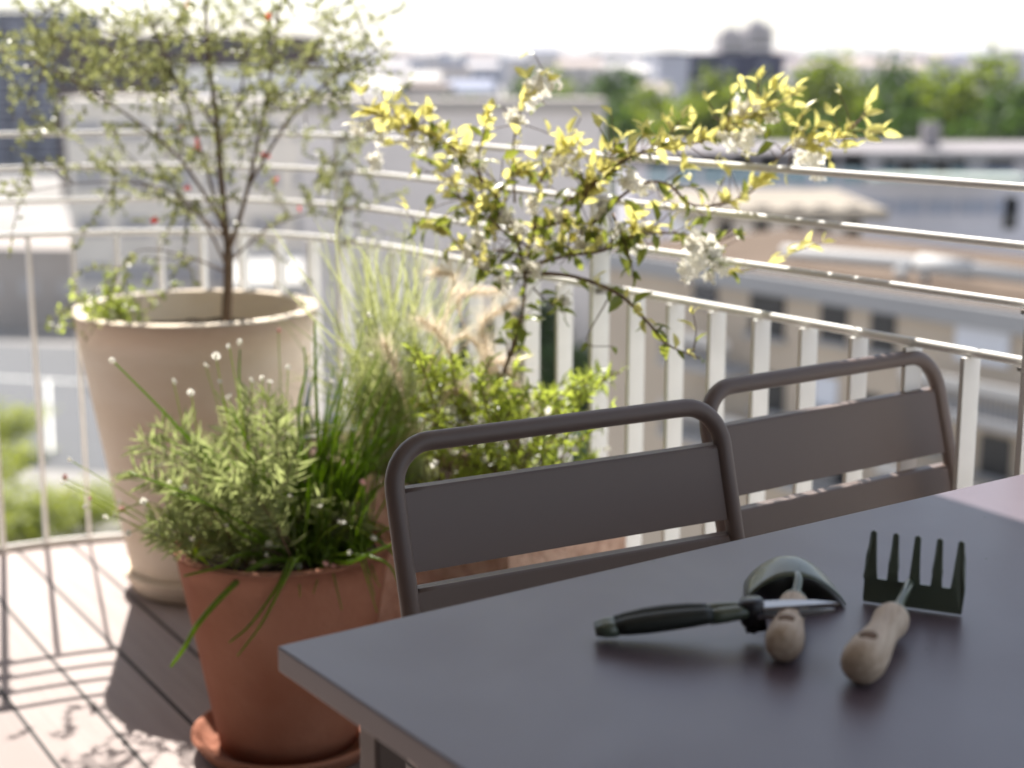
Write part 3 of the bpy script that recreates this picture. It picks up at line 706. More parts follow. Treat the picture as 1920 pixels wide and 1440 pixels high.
for (p0, p1, p2) in (((880, 640), (860, 560), (930, 545)), ((900, 700), (905, 610), (960, 570)), ((850, 720), (835, 640), (790, 600)), ((800, 700), (870, 630), (930, 690)), ((860, 760), (930, 680), (975, 740)), ((780, 760), (850, 540), (820, 510)), ((800, 820), (840, 740), (870, 735)), ((910, 800), (915, 700), (905, 620)), ((770, 800), (745, 700), (720, 640)), ((860, 800), (940, 750), (990, 760))):
    Y = rnd(2.78, 3.0); path = smooth([at(*p0, Y), at(*p1, Y), at(*p2, Y - .03)], 8); m2 = MB(); k = len(path)
    stem = [gb.copy(), gb.lerp(path[0], .6) + V((0, 0, .05)), path[0]]; m2.tube(smooth(stem, 4), .0012, 5, cap=False); m2.tube(path, .001, 5, cap=False)
    for j in range(240):
        t = rnd(.25, 1) * (k - 1.001); i = int(t); p = path[i].lerp(path[i+1], t - i); dd = (path[i+1] - path[i]).normalized(); w = math.sin(math.pi * min(1, (t / (k-1) - .2) / .8 * .93 + .07))
        m2.blade([p, p + (dd * 1.1 + rdir() * .8) * (.007 + .011 * w), p + (dd * 1.5 + rdir() * .9 + V((0, 0, -.2))) * (.015 + .026 * w)], .0010, rdir())
    m2.build('plume', plume_m, fg)

# ---- star jasmine
jas = empty('star_jasmine', (ct.x + .1, ct.y - .1, .42)); tag(jas, 'star jasmine with yellow young leaves and white blossom sprawling along the railing', 'climbing plant')
st = MB(); ly = MB(); lg = MB()
root = ct + D2 * .05; root.z = .40
def J(px, py, Y): return at(px, py, Y + (max(0, min(1, (px - 1180) / 220)) * .28 if py < 525 else 0))
stems = [
 # (points, radius, share of yellow leaves towards the tip, leaf density)
 ([root, J(965, 640, 2.85), J(985, 520, 2.85), J(1000, 430, 2.85)], .0050, .1, 26),
 ([J(985, 520, 2.85), J(960, 420, 2.85), J(900, 330, 2.86), J(840, 270, 2.88), J(770, 240, 2.9), J(700, 215, 2.92)], .0035, .75, 62),
 ([J(955, 420, 2.85), J(880, 400, 2.92), J(850, 340, 2.95), J(800, 300, 2.96)], .0028, .55, 40),
 ([J(1000, 430, 2.85), J(1010, 350, 2.8), J(1030, 310, 2.78), J(1060, 275, 2.77)], .003, .6, 48),
 ([J(905, 370, 2.85), J(897, 300, 2.8), J(912, 230, 2.78), J(925, 190, 2.78)], .0020, .6, 14),
 ([J(965, 380, 2.82), J(962, 280, 2.8), J(975, 210, 2.78), J(1000, 165, 2.77), J(1030, 150, 2.77)], .0022, .8, 26),
 ([J(1000, 430, 2.85), J(1060, 380, 2.78), J(1110, 350, 2.72), J(1170, 300, 2.68), J(1240, 275, 2.62), J(1320, 265, 2.58), J(1375, 235, 2.56), J(1430, 205, 2.55)], .0036, .75, 60),
 ([J(1110, 420, 2.72), J(1190, 350, 2.66), J(1250, 345, 2.62), J(1300, 385, 2.58), J(1370, 378, 2.55), J(1420, 350, 2.52), J(1455, 300, 2.5), J(1500, 268, 2.5), J(1560, 262, 2.5), J(1600, 240, 2.5)], .0030, .8, 36),
 ([J(985, 500, 2.85), J(1060, 480, 2.75), J(1130, 470, 2.7), J(1200, 440, 2.65), J(1290, 440, 2.6), J(1350, 470, 2.56)], .0036, .35, 46),
 ([J(1290, 440, 2.6), J(1340, 500, 2.56), J(1420, 505, 2.52), J(1480, 475, 2.5), J(1545, 455, 2.48)], .0018, .85, 14),
 ([J(990, 510, 2.85), J(1080, 520, 2.7), J(1160, 552, 2.62), J(1215, 605, 2.58), J(1250, 645, 2.56), J(1312, 672, 2.54)], .0042, .3, 12),
 ([J(990, 480, 2.85), J(930, 470, 2.82), J(880, 480, 2.84), J(840, 440, 2.86), J(780, 420, 2.9)], .003, .35, 40),
 ([J(1000, 430, 2.85), J(1040, 420, 2.76), J(1080, 400, 2.74), J(1120, 330, 2.7), J(1150, 290, 2.68)], .003, .6, 46),
 ([J(1000, 540, 2.85), J(1020, 560, 2.75), J(1060, 590, 2.7)], .002, .1, 16),
 ([J(960, 440, 2.85), J(930, 380, 2.8), J(960, 330, 2.78), J(990, 320, 2.76)], .0026, .3, 46),
 ([J(1300, 660, 2.54), J(1305, 620, 2.53), J(1300, 590, 2.52)], .0015, .95, 14),
 ([J(1140, 560, 2.65), J(1100, 640, 2.62), J(1150, 650, 2.6)], .0014, .3, 5),
 ([J(1000, 470, 2.85), J(940, 430, 2.8), J(900, 390, 2.8), J(870, 370, 2.82)], .0024, .35, 46),
 ([J(1000, 440, 2.85), J(1030, 470, 2.78), J(1080, 450, 2.74), J(1110, 430, 2.72)], .0024, .3, 40),
 ([J(990, 520, 2.85), J(940, 520, 2.8), J(905, 500, 2.8)], .002, .2, 34),
 ([J(1150, 400, 2.7), J(1180, 480, 2.64), J(1190, 540, 2.62)], .002, .1, 16),
]
clusters = [(1025,160,2.77,1.2),(1000,178,2.77,1.),(955,215,2.78,.7),(975,228,2.78,.6),(790,275,2.88,.9),(700,300,2.92,1.),(690,240,2.9,.8),(715,255,2.9,.7),(1060,305,2.76,.9),(1075,325,2.74,.7),(1395,205,2.55,1.1),(1445,215,2.54,1.),(1380,260,2.55,1.2),(1350,255,2.56,.8),(1405,240,2.55,.9),(1535,285,2.5,1.1),(1515,300,2.5,1.),(1500,265,2.5,.6),(1300,460,2.58,1.1),(1330,480,2.56,1.3),(1310,500,2.56,1.1),(1350,500,2.55,1.),(1290,515,2.56,.9),(1320,450,2.57,.7),(1190,345,2.66,.9),(1215,350,2.65,.8),(1165,430,2.68,.7),(1200,470,2.66,.8),(1215,430,2.65,.7),(970,430,2.8,.9),(950,400,2.8,.7),(900,450,2.8,1.),(880,470,2.8,.9),(915,490,2.8,.8),(1000,390,2.77,.7),(1050,400,2.74,.7),(985,500,2.78,.8),(945,530,2.78,.6),(890,290,2.84,.8),(870,310,2.86,.7),(830,420,2.86,.7),(1090,460,2.72,.7),(1135,390,2.7,.6),(1060,560,2.7,.6),(1090,430,2.72,.6),(1010,460,2.77,.7)]
for pts, r0, fy, dens in stems:
    path = smooth(pts, 7); k = len(path); st.tube(path, [max(.0008, r0 * (1 - .75 * i / (k-1))) for i in range(k)], 8)
    tot = sum((b_ - a_).length for a_, b_ in zip(path, path[1:]))
    for j in range(int(tot * dens * 4.0)):
        nd = max(2, int(tot / .042)); t = (.2 + .8 * random.randint(0, nd) / nd) + random.gauss(0, .22 / nd); t = min(.999, max(.1, t)) * (k - 1.001); i = int(t); p = path[i].lerp(path[i+1], t - i); dd = (path[i+1] - path[i]).normalized()
        tt = t / (k - 1)
        if random.random() < .45 and dens > 20:
            tw = twigpath(p, rdir() + V((0, 0, .35)) + dd * .4, rnd(.02, .07), 4, 0, .2); st.tube(tw, .0009, 5, cap=False); p = tw[-1]; dd = (tw[-1] - tw[-2]).normalized()
        yel = random.random() < fy * (.35 + .7 * tt) or (p.z - 1.02 > rnd(0, .3))
        L_ = rnd(.019, .043); tgt = ly if yel else lg
        a_ = rdir(); tgt.leaf(p, dd * .8 + a_ + V((0, 0, .45 if yel else -.1)), rdir() + V((0, 0, 1.0)), L_, L_ * rnd(.36, .5), .18, .22)
        if yel and random.random() < .6: tgt.leaf(p, dd * .8 - a_ + V((0, 0, .45)), rdir() + V((0, 0, 1.0)), L_ * .9, L_ * .4, .18, .22)
st.build('stems', twig_m, jas); ly.build('young_leaves', leaf_yel, jas); lg.build('leaves', leaf_grn, jas)
clusters += [(px + rnd(-26, 26), py + rnd(-22, 22), Y, s_ * .8) for (px, py, Y, s_) in clusters[::2]]
for (px, py, Y, s_) in clusters:
    c = J(px, py, Y); m2 = MB()
    for q in range(random.randint(8, 12)):
        cc = c + rdir() * rnd(.004, .021) * s_; fn = (rdir() + V((0, -.5, .3))).normalized(); sdv = fn.cross(V((1, .3, .1))).normalized()
        if random.random() < .65:
            for w in range(5): m2.leaf(cc, Quaternion(fn, 6.283 * w / 5) @ sdv + fn * .15, fn, .0145 * s_, .0090 * s_, .05, .1)
            m2.tube([cc, cc - fn * .010], .0011, 5, cap=False)
        else: m2.ball(cc, .0034 * s_, 8, 5, (1, 1, 2.0), rot=V((0, 0, 1)).rotation_difference(fn).to_matrix())
    m2.build('flower_cluster', petal, jas, loc=c)

# ================================================================== SHADE SAIL and HOUSE WALL: unseen, added to block sun and sky light
SUN = V((-.256, .795, .84)).normalized()
def lift(x, y, z): t = (z - .74) / SUN.z; return V((x + SUN.x * t, y + SUN.y * t, z))
sh = [(.535, 2.32), (.530, 2.10), (.536, 1.93), (.613, 1.802), (1.3, .77), (1.9, -.15), (3.0, -1.8), (1.2, -4.6), (-4.6, -1.6), (-2.6, 1.3), (-1.1, 1.75), (-.40, 2.06), (.05, 2.26)]  # wanted shade outline at table height; the added sail is cut to it
bm = bmesh.new(); fc = bm.faces.new([bm.verts.new(lift(x, y, 2.55)) for x, y in sh]); bmesh.ops.triangulate(bm, faces=[fc])
me = bpy.data.meshes.new('added_shade_sail'); bm.to_mesh(me); bm.free(); me.materials.append(canvas)
so = bpy.data.objects.new('added_shade_sail', me); COL.objects.link(so); s_ = so.modifiers.new('solid', 'SOLIDIFY'); s_.thickness = .003
tag(so, 'unseen canvas shade sail added above the table to cast its shade', 'shade sail')

house_m = mat('house_render', (.10, .09, .083), .85, .2, col2=(.12, .105, .098), noise_scale=2)  # kept dark so the added wall bounces little sunlight
hc_ = -N2 * 1.05 + D2 * .2; mb = MB(); mb.box((hc_.x, hc_.y, 2.6), (14, .3, 5.8), Matrix.Rotation(math.atan2(D2.y, D2.x), 3, 'Z')); o = mb.build('added_house_wall', house_m, None, loc=V((hc_.x, hc_.y, 0))); tag(o, 'unseen rendered house wall added behind the camera to cut sky light', 'wall')  # added out of view to dim the light on the terrace
mb = MB(); wd = hc_ + N2 * .17 + D2 * .6; mb.box((wd.x, wd.y, 1.15), (2.4, .05, 2.2), Matrix.Rotation(math.atan2(D2.y, D2.x), 3, 'Z')); mb.build('patio_door', mat('door_glass', (.03, .035, .04), .08, .6), o)
# ================================================================== CITY
GZ = -20.0
ground_m = mat('city_ground', (.22, .21, .20), .9, .2, col2=(.34, .325, .31), noise_scale=.03, detail=8)
mb = MB(); mb.face([(-6000, -200, GZ), (6000, -200, GZ), (6000, 9000, GZ), (-6000, 9000, GZ)]); g = mb.build('ground', ground_m); tag(g, kind='structure')
asph = mat('asphalt', (.075, .08, .09), .85, .3, col2=(.10, .105, .115), noise_scale=.3)
mb = MB(); a_ = V((-26, 55, 0)); 
mb.face([(-40, 84, GZ + .03), (-3, 76, GZ + .03), (-6, 112, GZ + .03), (-46, 120, GZ + .03)]); o = mb.build('road', asph); tag(o, kind='structure')
linem = mat('road_paint', (.75, .75, .72), .7, .3)
mb = MB()
for k in range(6):
    x0 = -36 + k * 5.2; mb.face([(x0, 84, GZ + .06), (x0 + .18, 84, GZ + .06), (x0 - 5.8, 104, GZ + .06), (x0 - 6.0, 104, GZ + .06)])
mb.face([(-40, 106, GZ + .06), (-6, 98, GZ + .06), (-6, 98.3, GZ + .06), (-40, 106.3, GZ + .06)])
o = mb.build('road_markings', linem); tag(o, kind='structure')
mb = MB(); mb.face([(-2, 60, GZ + .04), (16, 60, GZ + .04), (4, 190, GZ + .04), (-10, 190, GZ + .04)]); o = mb.build('street', asph); tag(o, kind='structure')

winglass = mat('window_glass', (.035, .04, .05), .12, .6)
shutter = mat('white_shutter', (.62, .63, .68), .6, .3)
def facade(name, c, size, rz, wall_m, label, cat='building', group=None, win=None, roof_m=None, parapet=.5):
    "c = centre of the base; windows as real parts standing in front of the wall"
    o = empty(name, c, rz); tag(o, label, cat, group)
    M = world_of(o)
    W, Dp, H = size
    mb = MB(); mb.box((0, 0, H / 2), (W, Dp, H), M=M); mb.build('wall', wall_m, o)
    mb = MB(); mb.box((0, 0, H + parapet / 2), (W + .3, Dp + .3, parapet), M=M); mb.build('roof', roof_m or wall_m, o)
    if win:
        nx, nz, ww, wh, mm = win; pitchx = W / nx; pz = H / nz
        for iz in range(nz):
            for ix in range(nx):
                if nz * nx > 96 and (iz, ix) and (iz < nz - 6): continue
                m2 = MB(); x = -W / 2 + pitchx * (ix + .5); z = pz * (iz + .55)
                m2.box((x, -Dp / 2 - .03, z), (ww, .12, wh), M=M); m2.build('window', mm, o)
    return o
def block(name, px0, px1, pytop, Y, depth, wall_m, label, **k):
    a = at(px0, pytop, Y); b_ = at(px1, pytop, Y); H = a.z - GZ - k.get('parapet', .5)
    return facade(name, ((a.x + b_.x) / 2, Y + depth / 2, GZ), (b_.x - a.x, depth, H), 0, wall_m, label, **k)
def wm(name, c, c2=None, sc_=.3): return mat(name, c, .9, .05, col2=c2 or tuple(x * .85 for x in c), noise_scale=sc_)
# big plain pale block in the middle
block('warehouse', 560, 1132, 187, 92, 5, wm('pale_grey_render', (.78, .71, .68)), 'long windowless pale grey block behind the jasmine', roof_m=wm('light_parapet', (.45, .41, .38)), parapet=.7)
block('apartment_building', 118, 700, 184, 118, 7, wm('cream_render', (.86, .79, .70)), 'cream flat-roofed block behind the small potted tree', win=(7, 5, 2.2, 1.5, mat('pale_curtain', (.42, .40, .40), .6)), parapet=.8)
block('house', 330, 640, 128, 190, 16, wm('lilac_render', (.62, .62, .68)), 'pale blue-grey house with white parapet above the cream block', win=(6, 6, 2, 1.6, winglass), roof_m=wm('white_parapet', (.8, .78, .74)), parapet=2.2)
block('apartment_building', 100, 560, 66, 250, 30, wm('dark_brown_brick', (.085, .062, .062)), 'dark brown block rising behind the upper left of the tree', win=(9, 9, 2.2, 1.2, winglass))
ob = block('office_tower', -200, 118, 22, 330, 30, wm('blue_grey_cladding', (.085, .09, .125)), 'blue-grey office tower with pale floor bands at far left', parapet=1)
Mo = world_of(ob); wtow = (at(118, 22, 330) - at(-200, 22, 330)).x
for k in range(11):
    m2 = MB(); m2.box((0, -15.1, 32.0 - 3.02 * k), (wtow + .3, .5, .5), M=Mo); m2.build('floor_band', wm('band_grey', (.36, .37, .42)), ob)
    for j in range(7): m2 = MB(); m2.box((-wtow / 2 + 4 + j * 5.2, -15.02, 30.5 - 3.02 * k), (2.6, .2, 1.5), M=Mo); m2.build('window', mat('pale_blind', (.2, .21, .27), .6), ob)
# low roofs in front at left: sunlit flat roofs
def flat(name, x, y, w, d, h, rz, m_, label, **k):
    return facade(name, (x, y, GZ), (w, d, h), R(rz), m_, label, **k)
flat('low_building', -11.5, 104, 14, 16, 7.4, 8, wm('white_render', (.50, .49, .47)), 'low white flat-roofed building right behind the cream pot', win=(5, 2, 1.6, 1.4, MATS['pale_curtain']))
flat('low_building', -30, 135, 26, 20, 6.0, -6, wm('pale_stone_roof', (.42, .38, .355)), 'low pale flat-roofed building at the far left above the road', win=(8, 1, 1.6, 1.4, MATS['pale_curtain']))
flat('kiosk', -23.5, 114, 6, 5, 3.0, 10, wm('terracotta_render', (.45, .22, .14)), 'small reddish brown kiosk beyond the road')
# right: opposite building, parallel to the railing
A0 = V((13.6, 41.6, 0)); zr = -5.3; Lf = 34.0
oc = A0 - D2 * (Lf / 2 - 16) + N2 * 5.0
fac_ang = math.atan2(D2.y, D2.x)   # local x along D2, local +y = N2-ish
beige = wm('beige_render', (.50, .42, .335), (.46, .385, .31), .5)
cornice_m = wm('grey_cornice', (.36, .355, .36)); 
roof_br = wm('brown_gravel_roof', (.120, .088, .066), (.170, .130, .100), .4)
opp = empty('apartment_building', (oc.x, oc.y, GZ), fac_ang); tag(opp, 'beige apartment block with brown roof and balconies opposite, at the right', 'building')
Mo = world_of(opp); H_ = zr - GZ
front_sign = -1 if (Mo.to_3x3() @ V((0, 1, 0))).dot(N2) > 0 else 1
mb = MB(); mb.box((0, 0, H_ / 2 - .3), (Lf, 10, H_ - .6), M=Mo); mb.build('wall', beige, opp)
mb = MB(); mb.box((0, 0, H_ - .3), (Lf + .6, 10.6, .6), M=Mo); cor = mb.build('cornice', cornice_m, opp)
mb = MB(); mb.box((0, 0, H_ + .03), (Lf, 10, .06), M=Mo); mb.build('roof', roof_br, opp)
def fac_hit(px, py):   # world point on the facade plane
    r = ray(px, py); o0 = V((0, 0, CAMH)); p0 = A0 ; t = (p0 - o0).dot(N2) / r.dot(N2); return o0 + r * t
Mi = Mo.inverted()
def onfac(px0, py0, px1, py1):
    a = Mi @ fac_hit(px0, py0); b_ = Mi @ fac_hit(px1, py1); return a, b_
darkwin = mat('dark_opening', (.02, .02, .022), .4)
for (x0, y0, x1, y1, mm) in ((1410, 545, 1470, 640, darkwin), (1543, 558, 1587, 650, darkwin), (1637, 578, 1677, 668, darkwin), (1303, 528, 1345, 575, winglass), (1600, 728, 1650, 800, darkwin), (1530, 700, 1570, 770, shutter), (1843, 808, 1892, 905, darkwin), (1420, 690, 1470, 780, darkwin), (1715, 760, 1760, 850, darkwin), (1550, 870, 1600, 950, darkwin), (1960, 640, 2040, 760, winglass)):
    a, b_ = onfac(x0, y0, x1, y1); m2 = MB(); w = abs(b_.x - a.x); h = abs(a.z - b_.z) * .9
    m2.box(((a.x + b_.x) / 2, front_sign * 5.02, (a.z + b_.z) / 2), (w, .12, h), M=Mo); fr_ = m2.build('window', mm, opp)
    m3 = MB(); m3.box(((a.x + b_.x) / 2, front_sign * 5.06, min(a.z, b_.z) + .02), (w + .3, .3, .14), M=Mo); m3.build('sill', cornice_m, fr_)
a, b_ = onfac(1797, 605, 1893, 690); m2 = MB(); m2.box(((a.x + b_.x) / 2, front_sign * 5.05, (a.z + b_.z) / 2), (abs(a.x - b_.x), .12, abs(a.z - b_.z)), M=Mo); sh_ = m2.build('window', shutter, opp)
m2 = MB(); m2.box(((a.x + b_.x) / 2, front_sign * 5.10, a.z + .18), (abs(a.x - b_.x) + .3, .3, .36), M=Mo); m2.build('awning_box', darkwin, sh_)
railm = mat('pale_balcony_panel', (.50, .48, .46), .7)
greyrail = mat('balcony_bars', (.22, .22, .23), .6)
for (sx0, sx1, zt) in ((1290, 1420, 607), (1745, 2080, 678), (1290, 1500, 740), (1700, 2080, 850), (1440, 1620, 812)):
    a, b_ = onfac(sx0, zt, sx1, zt + 30); zz = a.z if sx0 < 1400 else (Mi @ fac_hit(sx0, zt)).z
    xm = (a.x + b_.x) / 2; w = abs(a.x - b_.x); bal = MB(); bal.box((xm, front_sign * 5.7, zz - 1.1), (w, 1.3, .22), M=Mo); bo = bal.build('balcony', cornice_m, opp)
    m2 = MB(); m2.box((xm, front_sign * 6.3, zz - .15), (w, .08, .30), M=Mo); m2.build('handrail', railm, bo)
    m2 = MB(); n_ = int(w / .16)
    for k in range(n_): m2.box((xm - w / 2 + (k + .5) * w / n_, front_sign * 6.3, zz - .63), (.05, .05, .66), M=Mo)
    m2.build('bars', greyrail, bo)
# pipe and small chimneys lying on the brown roof
pm = wm('white_pipe', (.55, .54, .53))
pz = zr + .62
pp0 = onz(1470, 472, pz); pp1 = onz(1745, 497, pz); pp2 = onz(1990, 528, pz)
mb = MB(); mb.tube([pp0, pp1, pp2], .22, 16); pip = mb.build('duct_pipe', pm, None, loc=pp1); tag(pip, 'thick white duct pipe lying on the brown roof', 'duct')
m2 = MB(); m2.tube([pp1 - (pp1 - pp0).normalized() * .35, pp1 + (pp2 - pp1).normalized() * 1.5], .30, 16); m2.build('duct_joint', pm, pip)
for px, py, lb in ((1690, 522, 'small white vent cap left of the duct joint'), (1735, 524, 'small white vent cap below the duct joint')):
    c = onz(px, py + 8, zr + .06); m2 = MB(); m2.lathe([(.10, 0), (.10, .28), (.26, .28), (.26, .36), (.16, .46), (.01, .5)], 16, c=(c.x, c.y, zr + .06)); o = m2.build('roof_vent', pm, None, loc=c); tag(o, lb, 'vent', 'vents on the brown roof')
# pavilion behind that roof
pv = empty('pavilion', (0, 0, 0)); a = at(1290, 392, 66); b_ = at(1648, 392, 66); cx = (a.x + b_.x) / 2; zt = a.z
pv.location = (cx, 70, GZ); tag(pv, 'low cream pavilion with flat overhanging roof and dark door openings', 'building')
mb = MB(); mb.box((cx, 71, zt - .22), (b_.x - a.x + .6, 11, .44)); mb.build('roof', wm('cream_slab', (.34, .30, .25)), pv)
mb = MB(); mb.box((cx, 71.3, (zt - .44 + GZ) / 2), (b_.x - a.x - 1.0, 9.6, zt - .44 - GZ)); mb.build('wall', wm('white_wall', (.85, .83, .83)), pv)
for px in (1360, 1428, 1492, 1540, 1600): q = at(px, 430, 66.4); m2 = MB(); m2.box((q.x, 66.45, q.z), (.62, .2, 2.0)); m2.build('door_opening', darkwin, pv)
# long lilac building behind
lm = wm('lilac_facade', (.66, .645, .70)); lng = block('office_building', 1180, 2150, 284, 108, 14, lm, 'long pale lilac office building below the tree line', roof_m=wm('lilac_roof', (.30, .28, .29)), parapet=1.1)
Ml = world_of(lng); teal = mat('teal_glass', (.22, .32, .37), .2, .6); blu = mat('blue_panel', (.33, .36, .46), .5)
for (x0, y0, x1, y1, mm) in ([(1215 + 52 * k, 290, 1255 + 52 * k, 345, teal) for k in range(8)] + [(1655 + 32 * k, 298, 1682 + 32 * k, 325, winglass if k % 2 else teal) for k in range(5)] + [(1850, 300, 1900, 330, blu)] + [(1560 + 60 * k, 375, 1610 + 60 * k, 402, blu) for k in range(6)] + [(1885, 370, 1905, 430, darkwin), (1500, 350, 1530, 372, blu)]):
    a = at(x0, y0, 107.9); b_ = at(x1, y1, 107.9); m2 = MB(); m2.box(((a.x + b_.x) / 2, 107.95, (a.z + b_.z) / 2), (b_.x - a.x, .2, a.z - b_.z)); m2.build('window', mm, lng)
m2 = MB(); q = at(1758, 262, 110); m2.box((q.x, 112, q.z + .1), (1.1, 1.1, 2.0)); m2.build('chimney', wm('lilac_roof', (.30, .28, .29)), lng)
q0 = at(1640, 335, 104); q1 = at(1925, 335, 104); m2 = MB(); m2.box(((q0.x + q1.x) / 2, 105.5, q0.z), (q1.x - q0.x, 4.0, .3)); m2.build('ledge', mat('green_grey_ledge', (.40, .46, .41), .8), lng)
# dark block and tower on the skyline
block('office_block', 1262, 1470, 100, 300, 20, wm('dark_slate', (.045, .05, .095)), 'dark slate office block on the skyline below the twin tower', win=(3, 6, 2.4, .8, mat('pale_blind', (.2, .21, .27), .6)))
block('apartment_building', 1236, 1292, 104, 280, 20, wm('light_lilac', (.42, .43, .50)), 'narrow pale blue-grey block beside the dark slate block')
twn = empty('tower_block', (at(1400, 60, 560).x, 570, GZ)); tag(twn, 'hazy grey twin-topped tower standing above the skyline', 'tower')
tw_m = wm('hazy_tower_grey', (.40, .37, .39))
for (x0, x1, y0) in ((1352, 1402, 62), (1404, 1450, 48)):
    a = at(x0, y0, 560); b_ = at(x1, y0, 560); mb = MB(); mb.box(((a.x + b_.x) / 2, 570, (a.z + GZ) / 2), (b_.x - a.x, 20, a.z - GZ)); wl = mb.build('wall', tw_m, twn)
    m2 = MB(); m2.box(((a.x + b_.x) / 2, 570, a.z + 1), ((b_.x - a.x) * .5, 8, 2)); m2.build('roof_house', tw_m, wl)
    for k in range(4): m2 = MB(); m2.box(((a.x + b_.x) / 2, 559.8, a.z - 3 - 3.2 * k), ((b_.x - a.x) * .8, .3, 1.3)); m2.build('window', winglass, wl)

# middle and far rows of houses
rng = random.Random(11)
pal = [(.55, .52, .52), (.62, .58, .55), (.45, .45, .50), (.50, .42, .38), (.36, .38, .46), (.66, .63, .60), (.40, .34, .33), (.30, .32, .40)]
pm_ = [wm('far_wall_%s' % n, c, sc_=.05) for n, c in zip(('grey', 'cream', 'lilac', 'rose', 'blue', 'white', 'brown', 'slate'), pal)]
names = ('grey', 'cream', 'lilac', 'rosy', 'blue-grey', 'white', 'brown', 'slate')
def house(px, w, pytop, Y, depth, mi, label, group, nwin=0):
    a = at(px - w / 2, pytop, Y); b_ = at(px + w / 2, pytop, Y); o = empty('town_house', ((a.x + b_.x) / 2, Y + depth / 2, GZ)); tag(o, label, 'building', group)
    Wd = b_.x - a.x; Hh = a.z - GZ; M = world_of(o); mb = MB(); mb.box((0, 0, Hh / 2), (Wd, depth, Hh), M=M); mb.build('wall', pm_[mi], o)
    mb = MB(); k = rng.choice((0, 1, 1))
    if k: mb.v = [tuple(M @ V(p)) for p in ((-Wd/2, -depth/2, Hh), (Wd/2, -depth/2, Hh), (Wd/2, depth/2, Hh), (-Wd/2, depth/2, Hh), (-Wd/2, 0, Hh + Wd * .08 + .8), (Wd/2, 0, Hh + Wd * .08 + .8))]; mb.f = [(0, 1, 5, 4), (2, 3, 4, 5), (1, 2, 5), (3, 0, 4), (3, 2, 1, 0)]; mb.sm = [False] * 5
    else: mb.box((0, 0, Hh + .3), (Wd + .4, depth + .4, .6), M=M)
    mb.build('roof', pm_[rng.choice((3, 6, 7, 0, 5))], o)
    for i in range(nwin): 
        x = -Wd / 2 + Wd * (i + .5) / nwin
        for zz in (2.2, 5.4): m2 = MB(); m2.box((x, -depth / 2 - .03, Hh - zz), (Wd / nwin * .45, .12, 1.4), M=M); m2.build('window', winglass, o)
    return o
mid = [(675, 70, 150, 230, 5), (735, 60, 128, 300, 2), (790, 70, 150, 260, 3), (850, 60, 132, 340, 1), (905, 60, 126, 400, 4), (700, 90, 168, 170, 4), (800, 80, 172, 180, 0), (880, 90, 170, 190, 5), (1000, 80, 128, 420, 1), (1090, 90, 124, 430, 5), (1170, 70, 126, 410, 0), (1210, 50, 135, 330, 2), (1520, 80, 125, 420, 0), (1610, 90, 122, 440, 5), (1700, 80, 126, 410, 0), (1790, 90, 120, 450, 2), (1880, 80, 115, 420, 0), (1240, 50, 170, 240, 5), (590, 80, 140, 270, 6), (520, 80, 128, 310, 2), (640, 60, 176, 200, 1)]
posn = {}
for i, (px, w, py, Y, mi) in enumerate(mid):
    side = 'left of the twin tower' if px < 1340 else 'right of the twin tower'
    house(px, w, py, Y, 16, mi, 'blurred %s town house in the middle distance, %s' % (names[mi], side), 'town houses in the middle distance: %s, %s' % (names[mi], side), 3)
for i in range(64):
    px = 560 + i * 22 + rng.uniform(-8, 8); Y = rng.uniform(650, 1500); py = rng.uniform(99, 112) - (6 if 1850 < px else 0) - (3 if rng.random() < .2 else 0)
    mi = rng.choice((0, 2, 4, 7, 0, 2)); house(px, rng.uniform(22, 60), py, Y, 25, mi, 'hazy %s building far off on the skyline' % names[mi], 'far %s skyline buildings' % names[mi])
for i in range(12):
    px = -60 + i * 50; mi = rng.choice((0, 2, 4)); house(px, 60, rng.uniform(98, 112), rng.uniform(650, 1200), 25, mi, 'hazy %s building far off on the skyline' % names[mi], 'far %s skyline buildings' % names[mi])
for i in range(40):
    px = 1980 + i * 36; mi = rng.choice((0, 2, 4, 7)); house(px, rng.uniform(30, 70), rng.uniform(99, 112), rng.uniform(600, 1300), 25, mi, 'hazy %s building far off on the skyline' % names[mi], 'far %s skyline buildings' % names[mi])
# hills
mb = MB(); n = 60; hm = mat('far_hill', (.09, .11, .09), .95)
for i in range(n + 1):
    x = -2200 + 4400 * i / n; h = 8 + 14 * noise.noise(V((x * .0016, 3.1, 0))) + 6 * noise.noise(V((x * .006, 7, 0)))
    for (y, z) in ((2300, GZ - 1), (2600, h), (3300, h + 2), (3800, GZ - 1)): mb.v.append((x, y, z))
for i in range(n):
    for j in range(3): a_ = i * 4 + j; mb.f.append((a_, a_ + 4, a_ + 5, a_ + 1)); mb.sm.append(True)
o = mb.build('hills', hm); tag(o, kind='structure')

